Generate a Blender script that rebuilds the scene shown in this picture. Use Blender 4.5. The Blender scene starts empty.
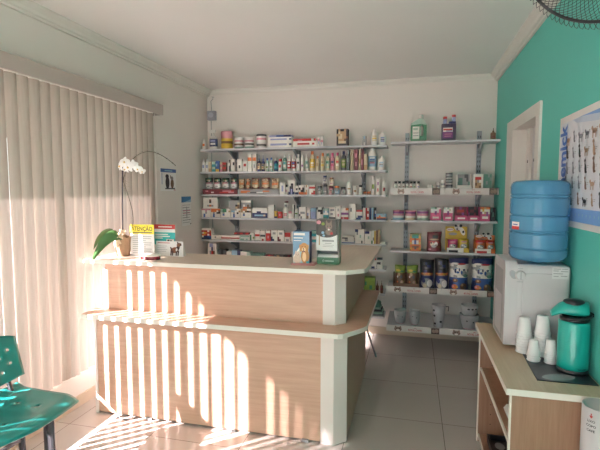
SKY, SUN, EXPO = 6.3, 112.0, -0.37
import bpy, bmesh, math, random
from mathutils import Vector, Matrix
random.seed(7)
scene = bpy.context.scene
COL = scene.collection
PI = math.pi

# ------------------------------------------------------------------ camera model (600x450)
CH, CF = 1.6, 450.0
YAW, PIT = math.atan(113/450), math.atan(35/450)
cf = Vector((-math.sin(YAW)*math.cos(PIT), math.cos(YAW)*math.cos(PIT), -math.sin(PIT)))
cr = Vector((math.cos(YAW), math.sin(YAW), 0))
cu = cr.cross(cf)
C0 = Vector((0, 0, CH))
def on(ax, v, x, y):
    """where the sight line of pixel (x, y) meets the plane axis ax = v"""
    d = cf*CF + cr*(x-300) + cu*(225-y)
    return C0 + d*((v-C0[ax])/d[ax])

# ------------------------------------------------------------------ materials
MATS = {}
def mat(name, col, rough=.5, spec=.5, metal=0, noise=.0, nscale=8, trans=0, emit=None, coat=0, alpha=1, sheen=0, bump=0):
    if name in MATS: return MATS[name]
    m = bpy.data.materials.new(name); m.use_nodes = True
    nt = m.node_tree; b = nt.nodes['Principled BSDF']
    b.inputs['Base Color'].default_value = (*col, 1)
    b.inputs['Roughness'].default_value = rough
    b.inputs['Specular IOR Level'].default_value = spec
    b.inputs['Metallic'].default_value = metal
    if coat: b.inputs['Coat Weight'].default_value = coat
    if trans:
        b.inputs['Transmission Weight'].default_value = trans
    if alpha < 1: b.inputs['Alpha'].default_value = alpha
    if noise or bump:
        tc = nt.nodes.new('ShaderNodeTexCoord'); n = nt.nodes.new('ShaderNodeTexNoise')
        n.inputs['Scale'].default_value = nscale; n.inputs['Detail'].default_value = 4
        nt.links.new(tc.outputs['Object'], n.inputs['Vector'])
        if noise:
            mx = nt.nodes.new('ShaderNodeMix'); mx.data_type = 'RGBA'
            mx.inputs[6].default_value = (*[c*(1-noise) for c in col], 1)
            mx.inputs[7].default_value = (*[min(1, c*(1+noise)) for c in col], 1)
            nt.links.new(n.outputs['Fac'], mx.inputs[0]); nt.links.new(mx.outputs[2], b.inputs['Base Color'])
        if bump:
            bp = nt.nodes.new('ShaderNodeBump'); bp.inputs['Strength'].default_value = bump
            bp.inputs['Distance'].default_value = .002
            nt.links.new(n.outputs['Fac'], bp.inputs['Height']); nt.links.new(bp.outputs[0], b.inputs['Normal'])
    MATS[name] = m
    return m

def wood_mat(name, c1, c2, axis='X', scale=1.0, rough=.35):
    """laminate with fine grain running along axis"""
    m = bpy.data.materials.new(name); m.use_nodes = True
    nt = m.node_tree; b = nt.nodes['Principled BSDF']
    tc = nt.nodes.new('ShaderNodeTexCoord'); mp = nt.nodes.new('ShaderNodeMapping')
    s = [38*scale]*3; s['XYZ'.index(axis)] = 2.2*scale
    mp.inputs['Scale'].default_value = s
    n = nt.nodes.new('ShaderNodeTexNoise'); n.inputs['Scale'].default_value = 1.6; n.inputs['Detail'].default_value = 6
    n.inputs['Roughness'].default_value = .65
    r = nt.nodes.new('ShaderNodeValToRGB')
    r.color_ramp.elements[0].position = .3; r.color_ramp.elements[0].color = (*c1, 1)
    r.color_ramp.elements[1].position = .72; r.color_ramp.elements[1].color = (*c2, 1)
    nt.links.new(tc.outputs['Object'], mp.inputs['Vector']); nt.links.new(mp.outputs[0], n.inputs['Vector'])
    nt.links.new(n.outputs['Fac'], r.inputs['Fac']); nt.links.new(r.outputs[0], b.inputs['Base Color'])
    b.inputs['Roughness'].default_value = rough
    MATS[name] = m
    return m

def plaster(name, col, rough=.7, bump=.25, spec=.3):
    m = bpy.data.materials.new(name); m.use_nodes = True
    nt = m.node_tree; b = nt.nodes['Principled BSDF']
    tc = nt.nodes.new('ShaderNodeTexCoord')
    n = nt.nodes.new('ShaderNodeTexNoise'); n.inputs['Scale'].default_value = 1.3; n.inputs['Detail'].default_value = 5
    n2 = nt.nodes.new('ShaderNodeTexNoise'); n2.inputs['Scale'].default_value = 60; n2.inputs['Detail'].default_value = 3
    mx = nt.nodes.new('ShaderNodeMix'); mx.data_type = 'RGBA'
    mx.inputs[6].default_value = (*[c*.965 for c in col], 1); mx.inputs[7].default_value = (*[min(1, c*1.03) for c in col], 1)
    bp = nt.nodes.new('ShaderNodeBump'); bp.inputs['Strength'].default_value = bump; bp.inputs['Distance'].default_value = .0015
    for a in (n, n2): nt.links.new(tc.outputs['Object'], a.inputs['Vector'])
    nt.links.new(n.outputs['Fac'], mx.inputs[0]); nt.links.new(mx.outputs[2], b.inputs['Base Color'])
    nt.links.new(n2.outputs['Fac'], bp.inputs['Height']); nt.links.new(bp.outputs[0], b.inputs['Normal'])
    b.inputs['Roughness'].default_value = rough; b.inputs['Specular IOR Level'].default_value = spec
    MATS[name] = m
    return m

# print / packaging inks, one letter each
INK = dict(w=(.74,.73,.70), k=(.018,.018,.022), r=(.45,.035,.03), o=(.60,.17,.045), y=(.62,.42,.05), g=(.04,.20,.10),
           t=(.03,.28,.31), b=(.045,.11,.32), n=(.025,.035,.12), p=(.50,.07,.18), m=(.15,.025,.035), c=(.58,.50,.34),
           e=(.30,.31,.31), u=(.28,.32,.50), h=(.15,.075,.04), a=(.42,.28,.15), l=(.20,.30,.05), d=(.085,.085,.095),
           s=(.25,.43,.56), f=(.80,.77,.71), v=(.20,.045,.20), i=(.55,.25,.29), j=(.11,.24,.19), q=(.36,.50,.42))
def ink(ch):
    return mat('packaging_'+{'w':'white','k':'black','r':'red','o':'orange','y':'yellow','g':'green','t':'teal','b':'blue','n':'navy',
        'p':'pink','m':'maroon','c':'cream','e':'grey','u':'lavender','h':'brown','a':'tan','l':'lime','d':'charcoal','s':'sky_blue',
        'f':'ivory','v':'violet','i':'rose','j':'moss','q':'mint'}[ch], INK[ch], .42, .4, noise=.06, nscale=30)

# ------------------------------------------------------------------ mesh builder
class MB:
    def __init__(s): s.v, s.f, s.mi, s.sm, s.mats = [], [], [], [], []
    def m(s, mt):
        if isinstance(mt, str): mt = ink(mt)
        if mt not in s.mats: s.mats.append(mt)
        return s.mats.index(mt)
    def add(s, vs, fs, mt, smooth=False):
        o = len(s.v); s.v += [tuple(p) for p in vs]; k = s.m(mt)
        for f in fs: s.f.append(tuple(i+o for i in f)); s.mi.append(k); s.sm.append(smooth)
        return s
    def box(s, x0, x1, y0, y1, z0, z1, mt, bev=0):
        if x1 < x0: x0, x1 = x1, x0
        if y1 < y0: y0, y1 = y1, y0
        if z1 < z0: z0, z1 = z1, z0
        if bev <= 0:
            vs = [(x, y, z) for z in (z0, z1) for y in (y0, y1) for x in (x0, x1)]
            return s.add(vs, [(0,2,3,1),(4,5,7,6),(0,1,5,4),(2,6,7,3),(0,4,6,2),(1,3,7,5)], mt)
        bev = min(bev, (x1-x0)*.49, (y1-y0)*.49, (z1-z0)*.49)
        bm = bmesh.new(); bmesh.ops.create_cube(bm, size=1)
        for v in bm.verts:
            v.co = Vector(((x0+x1)/2+v.co.x*(x1-x0), (y0+y1)/2+v.co.y*(y1-y0), (z0+z1)/2+v.co.z*(z1-z0)))
        bmesh.ops.bevel(bm, geom=bm.edges[:], offset=bev, segments=2, profile=.7, affect='EDGES')
        return s.bm(bm, mt)
    def bm(s, bm, mt, smooth=False):
        bm.verts.ensure_lookup_table(); bm.verts.index_update()
        s.add([v.co.copy() for v in bm.verts], [[v.index for v in f.verts] for f in bm.faces], mt, smooth); bm.free()
        return s
    def prism(s, pts, z0, z1, mt, axis='Z', smooth=False):
        """extrude a closed 2D outline (counter-clockwise) between two values on an axis"""
        n = len(pts)
        def P(p, h): return {'Z': (p[0], p[1], h), 'Y': (p[0], h, p[1]), 'X': (h, p[0], p[1])}[axis]
        vs = [P(p, z0) for p in pts] + [P(p, z1) for p in pts]
        fs = [tuple(range(n-1, -1, -1)), tuple(range(n, 2*n))]
        s.add(vs, fs, mt)
        s.add(vs, [(i, (i+1) % n, n+(i+1) % n, n+i) for i in range(n)], mt, smooth)
        return s
    def lathe(s, prof, c, mt, seg=16, axis='Z', mats=None, smooth=True, sx=1, sy=1):
        """prof: (radius, height) from bottom to top; closed by caps when radius 0"""
        k = len(prof)
        for i in range(k-1):
            (r0, h0), (r1, h1) = prof[i], prof[i+1]
            vs = []
            for (r, h) in ((r0, h0), (r1, h1)):
                for j in range(seg):
                    a = 2*PI*j/seg; x, y = r*math.cos(a)*sx, r*math.sin(a)*sy
                    vs.append({'Z': (c[0]+x, c[1]+y, c[2]+h), 'Y': (c[0]+x, c[1]+h, c[2]+y), 'X': (c[0]+h, c[1]+x, c[2]+y)}[axis])
            mm = mats[i] if mats else mt
            flat = abs(h1-h0) < 1e-6
            s.add(vs, [(j, (j+1) % seg, seg+(j+1) % seg, seg+j) for j in range(seg)], mm, smooth and not flat)
        return s
    def tube(s, pts, r, mt, seg=8, closed=False, cap=True):
        pts = [Vector(p) for p in pts]; n = len(pts)
        rs = r if isinstance(r, (list, tuple)) else [r]*n
        vs = []; up = None
        for i, p in enumerate(pts):
            if closed: t = pts[(i+1) % n]-pts[i-1]
            else: t = pts[min(i+1, n-1)]-pts[max(i-1, 0)]
            t.normalize()
            if up is None:
                up = Vector((0, 0, 1)) if abs(t.z) < .9 else Vector((1, 0, 0))
            a = up - t*up.dot(t)
            if a.length < 1e-4: a = t.orthogonal()
            a.normalize(); up = a; b = t.cross(a)
            for j in range(seg):
                q = 2*PI*j/seg
                vs.append(p+(a*math.cos(q)+b*math.sin(q))*rs[i])
        fs = []
        for i in range(n if closed else n-1):
            o, o2 = i*seg, ((i+1) % n)*seg
            fs += [(o+j, o+(j+1) % seg, o2+(j+1) % seg, o2+j) for j in range(seg)]
        if not closed and cap: fs += [tuple(range(seg-1, -1, -1)), tuple(range((n-1)*seg, n*seg))]
        return s.add(vs, fs, mt, seg > 4)
    def ball(s, c, rx, ry, rz, mt, seg=10, rings=7):
        return s.lathe([(math.sin(PI*i/rings)*rx if 0 < i < rings else .00001, -math.cos(PI*i/rings)*rz) for i in range(rings+1)], c, mt, seg, sy=ry/rx)
    def build(s, name, parent=None, loc=None):
        me = bpy.data.meshes.new(name)
        vs = s.v
        if loc is not None: vs = [(p[0]-loc[0], p[1]-loc[1], p[2]-loc[2]) for p in vs]
        me.from_pydata(vs, [], s.f)
        for mt in s.mats: me.materials.append(mt)
        me.polygons.foreach_set('material_index', s.mi); me.polygons.foreach_set('use_smooth', s.sm)
        me.update()
        bm = bmesh.new(); bm.from_mesh(me); bmesh.ops.remove_doubles(bm, verts=bm.verts, dist=1e-6)
        bmesh.ops.recalc_face_normals(bm, faces=bm.faces)
        bm.to_mesh(me); bm.free()
        o = bpy.data.objects.new(name, me); COL.objects.link(o)
        if loc is not None: o.location = loc
        if parent is not None:
            o.parent = parent
            if loc is None and parent.type in ('MESH', 'EMPTY'):
                o.matrix_parent_inverse = Matrix.Translation(Vector(parent.location)).inverted()
        return o

class Decal:
    """flat print on a plane: origin, U and V axes in metres, normal N"""
    def __init__(s, mb, o, U, V, N): s.mb, s.o, s.U, s.V, s.N, s.k = mb, Vector(o), Vector(U), Vector(V), Vector(N), 1
    def P(s, u, v): return s.o + s.U*u + s.V*v + s.N*(.0003*s.k+.0002)
    def poly(s, pts, mt):
        s.k += 1; s.mb.add([s.P(*p) for p in pts], [tuple(range(len(pts)))], mt); return s
    def rect(s, u0, v0, u1, v1, mt): return s.poly([(u0, v0), (u1, v0), (u1, v1), (u0, v1)], mt)
    def ell(s, u, v, ru, rv, mt, n=14, rot=0):
        c, q = math.cos(rot), math.sin(rot)
        pts = []
        for i in range(n):
            a = 2*PI*i/n; x, y = ru*math.cos(a), rv*math.sin(a)
            pts.append((u+x*c-y*q, v+x*q+y*c))
        return s.poly(pts, mt)
    def text(s, txt, u, v, size, mt, width=None, rot=0, align='CENTER'):
        cu_ = bpy.data.curves.new('lettering', 'FONT'); cu_.body = txt; cu_.size = size; cu_.align_x = align; cu_.align_y = 'CENTER'
        cu_.resolution_u = 2; cu_.offset = size*(.03 if size > .1 else .012)
        to = bpy.data.objects.new('lettering', cu_); COL.objects.link(to)
        bpy.context.view_layer.update()
        me = bpy.data.meshes.new_from_object(to.evaluated_get(bpy.context.evaluated_depsgraph_get()))
        xs = [q.co.x for q in me.vertices] or [0, 1]
        k = 1 if width is None else width/max(1e-6, max(xs)-min(xs))
        c, q = math.cos(rot), math.sin(rot); s.k += 1
        vs = [s.P(u+(p.co.x*k*c-p.co.y*q), v+(p.co.x*k*q+p.co.y*c)) for p in me.vertices]
        s.mb.add(vs, [tuple(p.vertices) for p in me.polygons], mt)
        bpy.data.objects.remove(to, do_unlink=True); bpy.data.curves.remove(cu_); bpy.data.meshes.remove(me)
        return s

LABELS = {}
def tag(o, label, cat, group=None):
    o['label'] = label; o['category'] = cat
    if group: o['group'] = group
    n = len(label.split())
    if not 4 <= n <= 16 or 0: print('LABEL LENGTH', n, label)
    LABELS.setdefault(label, []).append(o.name)
    return o
def struct(o): o['kind'] = 'structure'; return o
def empty(name, loc, rz=0):
    o = bpy.data.objects.new(name, None); COL.objects.link(o); o.location = loc; o.rotation_euler = (0, 0, rz)
    o.empty_display_size = .05
    return o
def chamfer_rect(x0, x1, y0, y1, c=0, corners=(1, 1, 1, 1)):
    p = []
    for (x, y, k, dx1, dy1, dx2, dy2) in ((x0, y0, 0, 0, c, c, 0), (x1, y0, 1, -c, 0, 0, c), (x1, y1, 2, 0, -c, -c, 0), (x0, y1, 3, c, 0, 0, -c)):
        if corners[k] and c: p += [(x+dx1, y+dy1), (x+dx2, y+dy2)]
        else: p.append((x, y))
    return p
# ------------------------------------------------------------------ shared materials
LX, RX, BY, FY, CZ = -2.38, .806, 4.98, -1.4, 2.765
M_wall = plaster('wall_paint_offwhite', (.74, .70, .655))
M_teal = plaster('wall_paint_teal', (.088, .46, .39), rough=.5)
M_ceil = plaster('ceiling_paint', (.86, .84, .82), rough=.45)
M_trim = mat('moulding_white', (.70, .68, .63), .5, noise=.03)
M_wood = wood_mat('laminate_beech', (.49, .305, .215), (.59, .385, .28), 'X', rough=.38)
M_woodY = wood_mat('laminate_beech_lengthwise_lit', (.62, .49, .38), (.70, .57, .46), 'Y', rough=.3)  # same beech, colour lightened to make up for weak light on the countertop
M_woodZ = wood_mat('laminate_beech_upright_shaded', (.41, .275, .19), (.50, .35, .25), 'Z', rough=.35)  # same beech, colour darkened to carry the shade on the side panels
M_bench = wood_mat('bench_laminate', (.27, .15, .09), (.35, .205, .13), 'Z', rough=.4)
M_benchtop = wood_mat('bench_top_laminate', (.47, .35, .23), (.55, .43, .30), 'Y', rough=.3)
M_edge = mat('edge_band_white', (.74, .70, .62), .4, noise=.03)
M_post = mat('post_laminate_white', (.77, .69, .64), .38, noise=.04)
M_grey = mat('shelf_laminate_grey', (.58, .59, .61), .4, noise=.04, nscale=20)
M_steel = mat('zinc_plated_steel', (.26, .30, .33), .5, metal=.2, noise=.1)
M_bracket = mat('bracket_dark_grey', (.30, .32, .34), .5, metal=.1, noise=.1)
M_black = mat('black_plastic', (.015, .015, .018), .3, noise=.1)
M_hole = mat('slot_black', (.01, .01, .012), .8)
M_chrome = mat('dark_tube_steel', (.10, .10, .11), .25, metal=.7, noise=.1)
M_whitep = mat('white_plastic', (.53, .51, .52), .28, noise=.02)
M_greyp = mat('light_grey_plastic', (.33, .33, .34), .35, noise=.03)
M_tealp = mat('teal_plastic', (.012, .40, .34), .22, noise=.04, coat=.3)
M_chair = mat('chair_teal_plastic', (.010, .22, .195), .30, noise=.06, coat=.4)
M_paper = mat('paper_white', (.80, .80, .78), .7, noise=.03)
M_cup = mat('cup_white_plastic', (.78, .78, .78), .35, noise=.02)

def glass_mat(name, tint=(.96, .98, .98), amt=.9):
    m = bpy.data.materials.new(name); m.use_nodes = True; nt = m.node_tree; nt.nodes.clear()
    out = nt.nodes.new('ShaderNodeOutputMaterial'); mx = nt.nodes.new('ShaderNodeMixShader')
    t = nt.nodes.new('ShaderNodeBsdfTransparent'); g = nt.nodes.new('ShaderNodeBsdfGlossy'); f = nt.nodes.new('ShaderNodeValue')
    t.inputs[0].default_value = (*tint, 1); g.inputs['Roughness'].default_value = .03; f.outputs[0].default_value = .06
    nt.links.new(f.outputs[0], mx.inputs[0]); nt.links.new(t.outputs[0], mx.inputs[1]); nt.links.new(g.outputs[0], mx.inputs[2])
    nt.links.new(mx.outputs[0], out.inputs[0]); MATS[name] = m; return m
M_glass = glass_mat('window_glass')

def slat_mat():
    m = bpy.data.materials.new('blind_fabric'); m.use_nodes = True; nt = m.node_tree; nt.nodes.clear()
    out = nt.nodes.new('ShaderNodeOutputMaterial'); mx = nt.nodes.new('ShaderNodeMixShader')
    d = nt.nodes.new('ShaderNodeBsdfDiffuse'); t = nt.nodes.new('ShaderNodeBsdfTranslucent')
    tc = nt.nodes.new('ShaderNodeTexCoord'); mp = nt.nodes.new('ShaderNodeMapping'); n = nt.nodes.new('ShaderNodeTexNoise')
    mp.inputs['Scale'].default_value = (30, 30, 2); n.inputs['Scale'].default_value = 3; n.inputs['Detail'].default_value = 5
    r = nt.nodes.new('ShaderNodeValToRGB'); r.color_ramp.elements[0].color = (.37, .325, .28, 1); r.color_ramp.elements[1].color = (.45, .40, .35, 1)
    nt.links.new(tc.outputs['Object'], mp.inputs[0]); nt.links.new(mp.outputs[0], n.inputs[0]); nt.links.new(n.outputs['Fac'], r.inputs[0])
    nt.links.new(r.outputs[0], d.inputs[0]); nt.links.new(r.outputs[0], t.inputs[0])
    mx.inputs[0].default_value = .055
    nt.links.new(d.outputs[0], mx.inputs[1]); nt.links.new(t.outputs[0], mx.inputs[2]); nt.links.new(mx.outputs[0], out.inputs[0])
    MATS['blind_fabric'] = m; return m
M_slat = slat_mat()

def tile_mat():
    m = bpy.data.materials.new('floor_tile_porcelain'); m.use_nodes = True; nt = m.node_tree; b = nt.nodes['Principled BSDF']
    L = nt.links.new
    tc = nt.nodes.new('ShaderNodeTexCoord'); sp = nt.nodes.new('ShaderNodeSeparateXYZ'); L(tc.outputs['Object'], sp.inputs[0])
    def M(op, a, bb=None):
        n = nt.nodes.new('ShaderNodeMath'); n.operation = op
        for i, q in enumerate((a, bb)):
            if q is None: continue
            if isinstance(q, (int, float)): n.inputs[i].default_value = q
            else: L(q, n.inputs[i])
        return n.outputs[0]
    T = .62
    def line(c, off):
        u = M('FRACT', M('DIVIDE', M('SUBTRACT', c, off-T*20), T))
        e = M('MINIMUM', u, M('SUBTRACT', 1.0, u))
        return M('LESS_THAN', e, .0022/T)
    g = M('MAXIMUM', line(sp.outputs[0], .222), line(sp.outputs[1], 3.12))
    # per-tile tone
    cx = M('FLOOR', M('DIVIDE', M('SUBTRACT', sp.outputs[0], .222), T)); cy = M('FLOOR', M('DIVIDE', M('SUBTRACT', sp.outputs[1], 3.12), T))
    cmb = nt.nodes.new('ShaderNodeCombineXYZ'); L(cx, cmb.inputs[0]); L(cy, cmb.inputs[1])
    wn = nt.nodes.new('ShaderNodeTexWhiteNoise'); L(cmb.outputs[0], wn.inputs['Vector'])
    no = nt.nodes.new('ShaderNodeTexNoise'); no.inputs['Scale'].default_value = 3; no.inputs['Detail'].default_value = 6; L(tc.outputs['Object'], no.inputs['Vector'])
    fac = M('ADD', M('MULTIPLY', wn.outputs['Value'], .35), M('MULTIPLY', no.outputs['Fac'], .65))
    mx = nt.nodes.new('ShaderNodeMix'); mx.data_type = 'RGBA'; mx.inputs[6].default_value = (.44, .40, .36, 1); mx.inputs[7].default_value = (.52, .48, .445, 1)
    L(fac, mx.inputs[0])
    m2 = nt.nodes.new('ShaderNodeMix'); m2.data_type = 'RGBA'; m2.inputs[7].default_value = (.16, .14, .12, 1); L(g, m2.inputs[0]); L(mx.outputs[2], m2.inputs[6])
    L(m2.outputs[2], b.inputs['Base Color']); b.inputs['Roughness'].default_value = .2; b.inputs['Specular IOR Level'].default_value = .45
    MATS['floor_tile_porcelain'] = m; return m
M_tile = tile_mat()
M_base = mat('baseboard_tile', (.56, .47, .36), .35, noise=.06)
M_ground = mat('outdoor_concrete', (.50, .48, .45), .9, noise=.1, nscale=2)

# ------------------------------------------------------------------ room shell
T = .15
struct(MB().box(LX-T, RX+T, FY-T, BY+T, -.1, 0, M_tile).build('floor'))
struct(MB().box(LX-T, RX+T, FY-T, BY+T, CZ, CZ+.12, M_ceil).build('ceiling'))
struct(MB().box(LX-T, RX+T, BY, BY+T, 0, CZ, M_wall).build('wall_back'))
WY0, WY1, WZ0, WZ1 = .15, 3.62, .27, 2.32
w = MB().box(LX-T, LX, FY, WY0, 0, CZ, M_wall).box(LX-T, LX, WY1, BY, 0, CZ, M_wall)
w.box(LX-T, LX, WY0, WY1, 0, WZ0, M_wall).box(LX-T, LX, WY0, WY1, WZ1, CZ, M_wall)
struct(w.build('wall_left'))
DY0, DY1, DZ = 3.345, 4.10, 2.11
w = MB().box(RX, RX+T, FY, DY0, 0, CZ, M_teal).box(RX, RX+T, DY1, BY, 0, CZ, M_teal).box(RX, RX+T, DY0, DY1, DZ, CZ, M_teal)
struct(w.build('wall_right'))
OX0, OX1, OZ = -2.05, .45, 2.45
w = MB().box(LX-T, OX0, FY-T, FY, 0, CZ, M_wall).box(OX1, RX+T, FY-T, FY, 0, CZ, M_wall).box(OX0, OX1, FY-T, FY, OZ, CZ, M_wall)
struct(w.build('wall_front'))
# crown moulding: stepped profile swept along the three seen walls
def crown(name, axis, w0, sgn, a, b):
    prof = [(0, 0), (.020, 0), (.022, .012), (.038, .018), (.045, .034), (.066, .050), (.075, .058), (.075, .072), (0, .072)]
    pts = [(w0+sgn*p, CZ-.072+q) for p, q in prof]
    return struct(MB().prism(pts, a, b, M_trim, axis).build(name))
crown('trim_1', 'Y', LX, 1, FY, BY); crown('trim_2', 'Y', RX, -1, FY, BY)
prof = [(BY-.001, CZ-.05), (BY-.014, CZ-.05), (BY-.022, CZ-.03), (BY-.04, CZ-.018), (BY-.045, CZ-.001), (BY-.001, CZ-.001)]
struct(MB().prism(prof, LX, RX, M_trim, 'X').build('trim_3'))
struct(MB().box(LX, LX+.012, FY, BY, 0, .085, M_base, .002).build('baseboard_left'))
struct(MB().box(LX+.012, RX, BY-.012, BY, 0, .085, M_base, .002).build('baseboard_back'))
b_ = MB().box(RX-.012, RX, FY, DY0-.075, 0, .085, M_base, .002).box(RX-.012, RX, DY1+.075, BY-.012, 0, .085, M_base, .002)
struct(b_.build('baseboard_right'))
# windows
def window(name, boxes, glass):
    f = MB()
    for b in boxes: f.box(*b, M_edge if False else M_trim, .004)
    o = struct(f.build(name)); g = MB().box(*glass, M_glass).build('pane', o); return o
bx = []
for y in (WY0, 1.29, 2.44, WY1-.05): bx.append((LX-.11, LX-.06, y, y+.05, WZ0, WZ1))
bx += [(LX-.11, LX-.06, WY0+.05, WY1-.05, WZ0, WZ0+.05), (LX-.11, LX-.06, WY0+.05, WY1-.05, WZ1-.05, WZ1)]
window('window_1', bx, (LX-.088, LX-.083, WY0+.04, WY1-.04, WZ0+.04, WZ1-.04))
bx = [(x, x+.05, FY-.11, FY-.06, 0, OZ) for x in (OX0, -.83, OX1-.05)]+[(OX0+.05, OX1-.05, FY-.11, FY-.06, OZ-.05, OZ), (OX0+.05, OX1-.05, FY-.11, FY-.06, 0, .05)]
window('window_2', bx, (OX0+.04, OX1-.04, FY-.088, FY-.083, .04, OZ-.04))
# outside: pavement, the eave inferred over the left window, one added out front
struct(MB().box(-30, LX-T, -30, 30, -.25, -.1, M_ground).box(LX-T, 30, -30, FY-T, -.25, -.1, M_ground).build('ground'))
M_awn = mat('unseen_awning_canvas', (.45, .40, .34), .8, noise=.05)
AZ = 1.58+.80*.5
struct(MB().prism([(LX-T, 2.50), (LX-T, 2.47), (LX-.5, AZ), (LX-.5, AZ+.03)], -3, 5.2, M_awn, 'Y').build('awning'))  # slope and height set to cut the sun and darken upper blind gaps
BZ = 1.30+.924*.75
struct(MB().prism([(FY-T, 2.62), (FY-T, 2.59), (FY-.75, BZ), (FY-.75, BZ+.03)], -6.5, 3.0, M_awn, 'X').build('awning'))  # added unseen over the front opening to keep direct sun off the teal wall
# door in the right wall: casing, lining and the pale door set back in it
d = MB()
cw = .072
d.box(RX-.018, RX, DY0-cw, DY0, 0, DZ+cw, M_trim, .004).box(RX-.018, RX, DY1, DY1+.23, 0, DZ+cw, M_trim, .004).box(RX-.018, RX, DY0, DY1, DZ, DZ+cw, M_trim, .004)
d.box(RX-.018, RX+T, DY0, DY0+.015, 0, DZ, M_trim).box(RX-.018, RX+T, DY1-.015, DY1, 0, DZ, M_trim).box(RX-.018, RX+T, DY0+.015, DY1-.015, DZ-.015, DZ, M_trim)
door = struct(d.build('door_1'))
M_door = mat('door_pale_grey', (.52, .50, .50), .4, noise=.04)
l = MB().box(RX+.11, RX+.145, DY0+.015, DY1-.12, .01, DZ-.015, M_door, .003)
leaf = l.build('door_leaf', door)
MB().box(RX+.09, RX+.148, DY1-.118, DY1-.015, .01, DZ-.015, M_trim, .004).build('door_stile', door)
k = MB().lathe([(.00001, 0), (.012, 0), (.012, .02), (.00001, .02)], (RX+.088, DY1-.075, 1.83), M_black, 10, 'X').build('door_knob', door)
k = MB().lathe([(.00001, 0), (.012, 0), (.012, .02), (.00001, .02)], (RX+.09, DY1-.26, 1.83), M_black, 10, 'X').build('door_knob', door)

# ------------------------------------------------------------------ vertical blind
bl = empty('vertical_blind', (LX, 1.9, 2.3))
tag(bl, 'long beige vertical fabric blind covering the window on the left wall', 'blind')
M_val = mat('valance_taupe', (.40, .355, .32), .5, noise=.04)
vx = -2.25
v = MB().box(vx-.012, vx, -.2, 3.785, 2.285, 2.38, M_val, .003).box(LX+.001, vx-.012, 3.773, 3.785, 2.285, 2.38, M_val, .002).box(LX+.001, vx-.012, -.2, 3.773, 2.368, 2.38, M_val)
v.build('valance', bl)
MB().box(-2.362, -2.328, -.15, 3.74, 2.30, 2.335, M_trim, .003).build('head_rail', bl)
pitch = .0865; n = 0; y = 3.71
while y > .1:
    j = math.sin(n*12.9898)*43758.5453; j -= math.floor(j)
    j2 = math.sin(n*78.233)*12543.123; j2 -= math.floor(j2)
    a = math.radians((96 if y < 1.42 else 72 if y < 1.8 else 80 if y < 2.25 else 76) + (10 if y < 2.5 else 5)*(j-.5) + (8 if j2 > .8 and 1.8 < y < 2.05 else 0))
    s = MB(); hw = .0375; N = 6
    ztop, zbot = 2.30, .262+.012*(j-.5)
    rows = []
    for z in (zbot, zbot+.5, zbot+1.0, zbot+1.5, ztop):
        tw = math.radians(2.5*(j2-.5))*(ztop-z)/2
        rows.append([(-2.344+math.cos(a+tw)*hw*t_+math.sin(a)*.008*(1-t_*t_), y+math.sin(a+tw)*hw*t_-math.cos(a)*.008*(1-t_*t_), z) for t_ in [-1+2*i/N for i in range(N+1)]])
    vs = [p for r_ in rows for p in r_]
    s.add(vs, [(r_*(N+1)+i, r_*(N+1)+i+1, (r_+1)*(N+1)+i+1, (r_+1)*(N+1)+i) for r_ in range(4) for i in range(N)], M_slat, True)
    s.build('slat', bl); y -= pitch; n += 1
ch = MB()
for i in range(60):
    yy = .2+i*.0585
    ch.tube([(-2.325, yy, .268), (-2.322, yy+.028, .258), (-2.325, yy+.056, .268)], .0016, M_trim, 4)
ch.build('bottom_chain', bl)
MB().tube([(-2.31, 3.735, 2.30), (-2.31, 3.738, 1.4), (-2.31, 3.735, .9)], .002, M_trim, 5).build('pull_cord', bl)

# ------------------------------------------------------------------ reception counter
def slab(mb, pts, z0, z1, mtop, medge):
    n = len(pts); vs = [(p[0], p[1], z0) for p in pts]+[(p[0], p[1], z1) for p in pts]
    mb.add(vs, [tuple(range(n-1, -1, -1)), tuple(range(n, 2*n))], mtop)
    mb.add(vs, [(i, (i+1) % n, n+(i+1) % n, n+i) for i in range(n)], medge); return mb
ct = empty('reception_counter', (-1.3, 3.0, 0))
tag(ct, 'two level L-shaped beech laminate reception counter with white corner post', 'counter')
FL, FU = 2.685, 2.80       # lower and upper front faces
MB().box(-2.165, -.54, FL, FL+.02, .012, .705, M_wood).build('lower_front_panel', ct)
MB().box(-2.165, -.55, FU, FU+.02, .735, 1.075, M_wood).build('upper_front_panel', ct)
MB().box(-2.19, -2.165, FL-.004, 3.2, .0, .705, M_post, .002).build('left_end_panel', ct)
MB().box(-2.19, -2.165, FU-.004, 3.18, .735, 1.075, M_post, .002).build('upper_end_panel', ct)
def post(x0, x1, x2, y0, y1, z0, z1, nm):
    MB().prism([(x0, y0), (x1, y0), (x2, y1), (x2, y1+.02), (x2-.02, y1+.02), (x1-.01, y0+.025), (x0, y0+.025)], z0, z1, M_post).build(nm, ct)
post(-.54, -.458, -.385, FL-.006, 2.745, 0, .705, 'lower_corner_post')
post(-.55, -.472, -.411, FU-.006, 2.858, .735, 1.075, 'upper_corner_post')
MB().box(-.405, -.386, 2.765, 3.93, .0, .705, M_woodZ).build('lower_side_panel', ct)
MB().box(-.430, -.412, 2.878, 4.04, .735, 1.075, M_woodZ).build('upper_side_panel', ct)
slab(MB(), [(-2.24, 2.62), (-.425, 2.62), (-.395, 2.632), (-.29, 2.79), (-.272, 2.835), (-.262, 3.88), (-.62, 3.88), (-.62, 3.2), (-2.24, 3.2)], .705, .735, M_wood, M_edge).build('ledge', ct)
slab(MB(), [(-2.30, 2.742), (-.43, 2.73), (-.395, 2.738), (-.292, 2.835), (-.278, 2.87), (-.267, 4.06), (-.634, 4.05), (-.668, 3.26), (-.71, 3.2), (-2.30, 3.2)], 1.075, 1.102, M_woodY, M_edge).build('countertop', ct)
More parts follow.
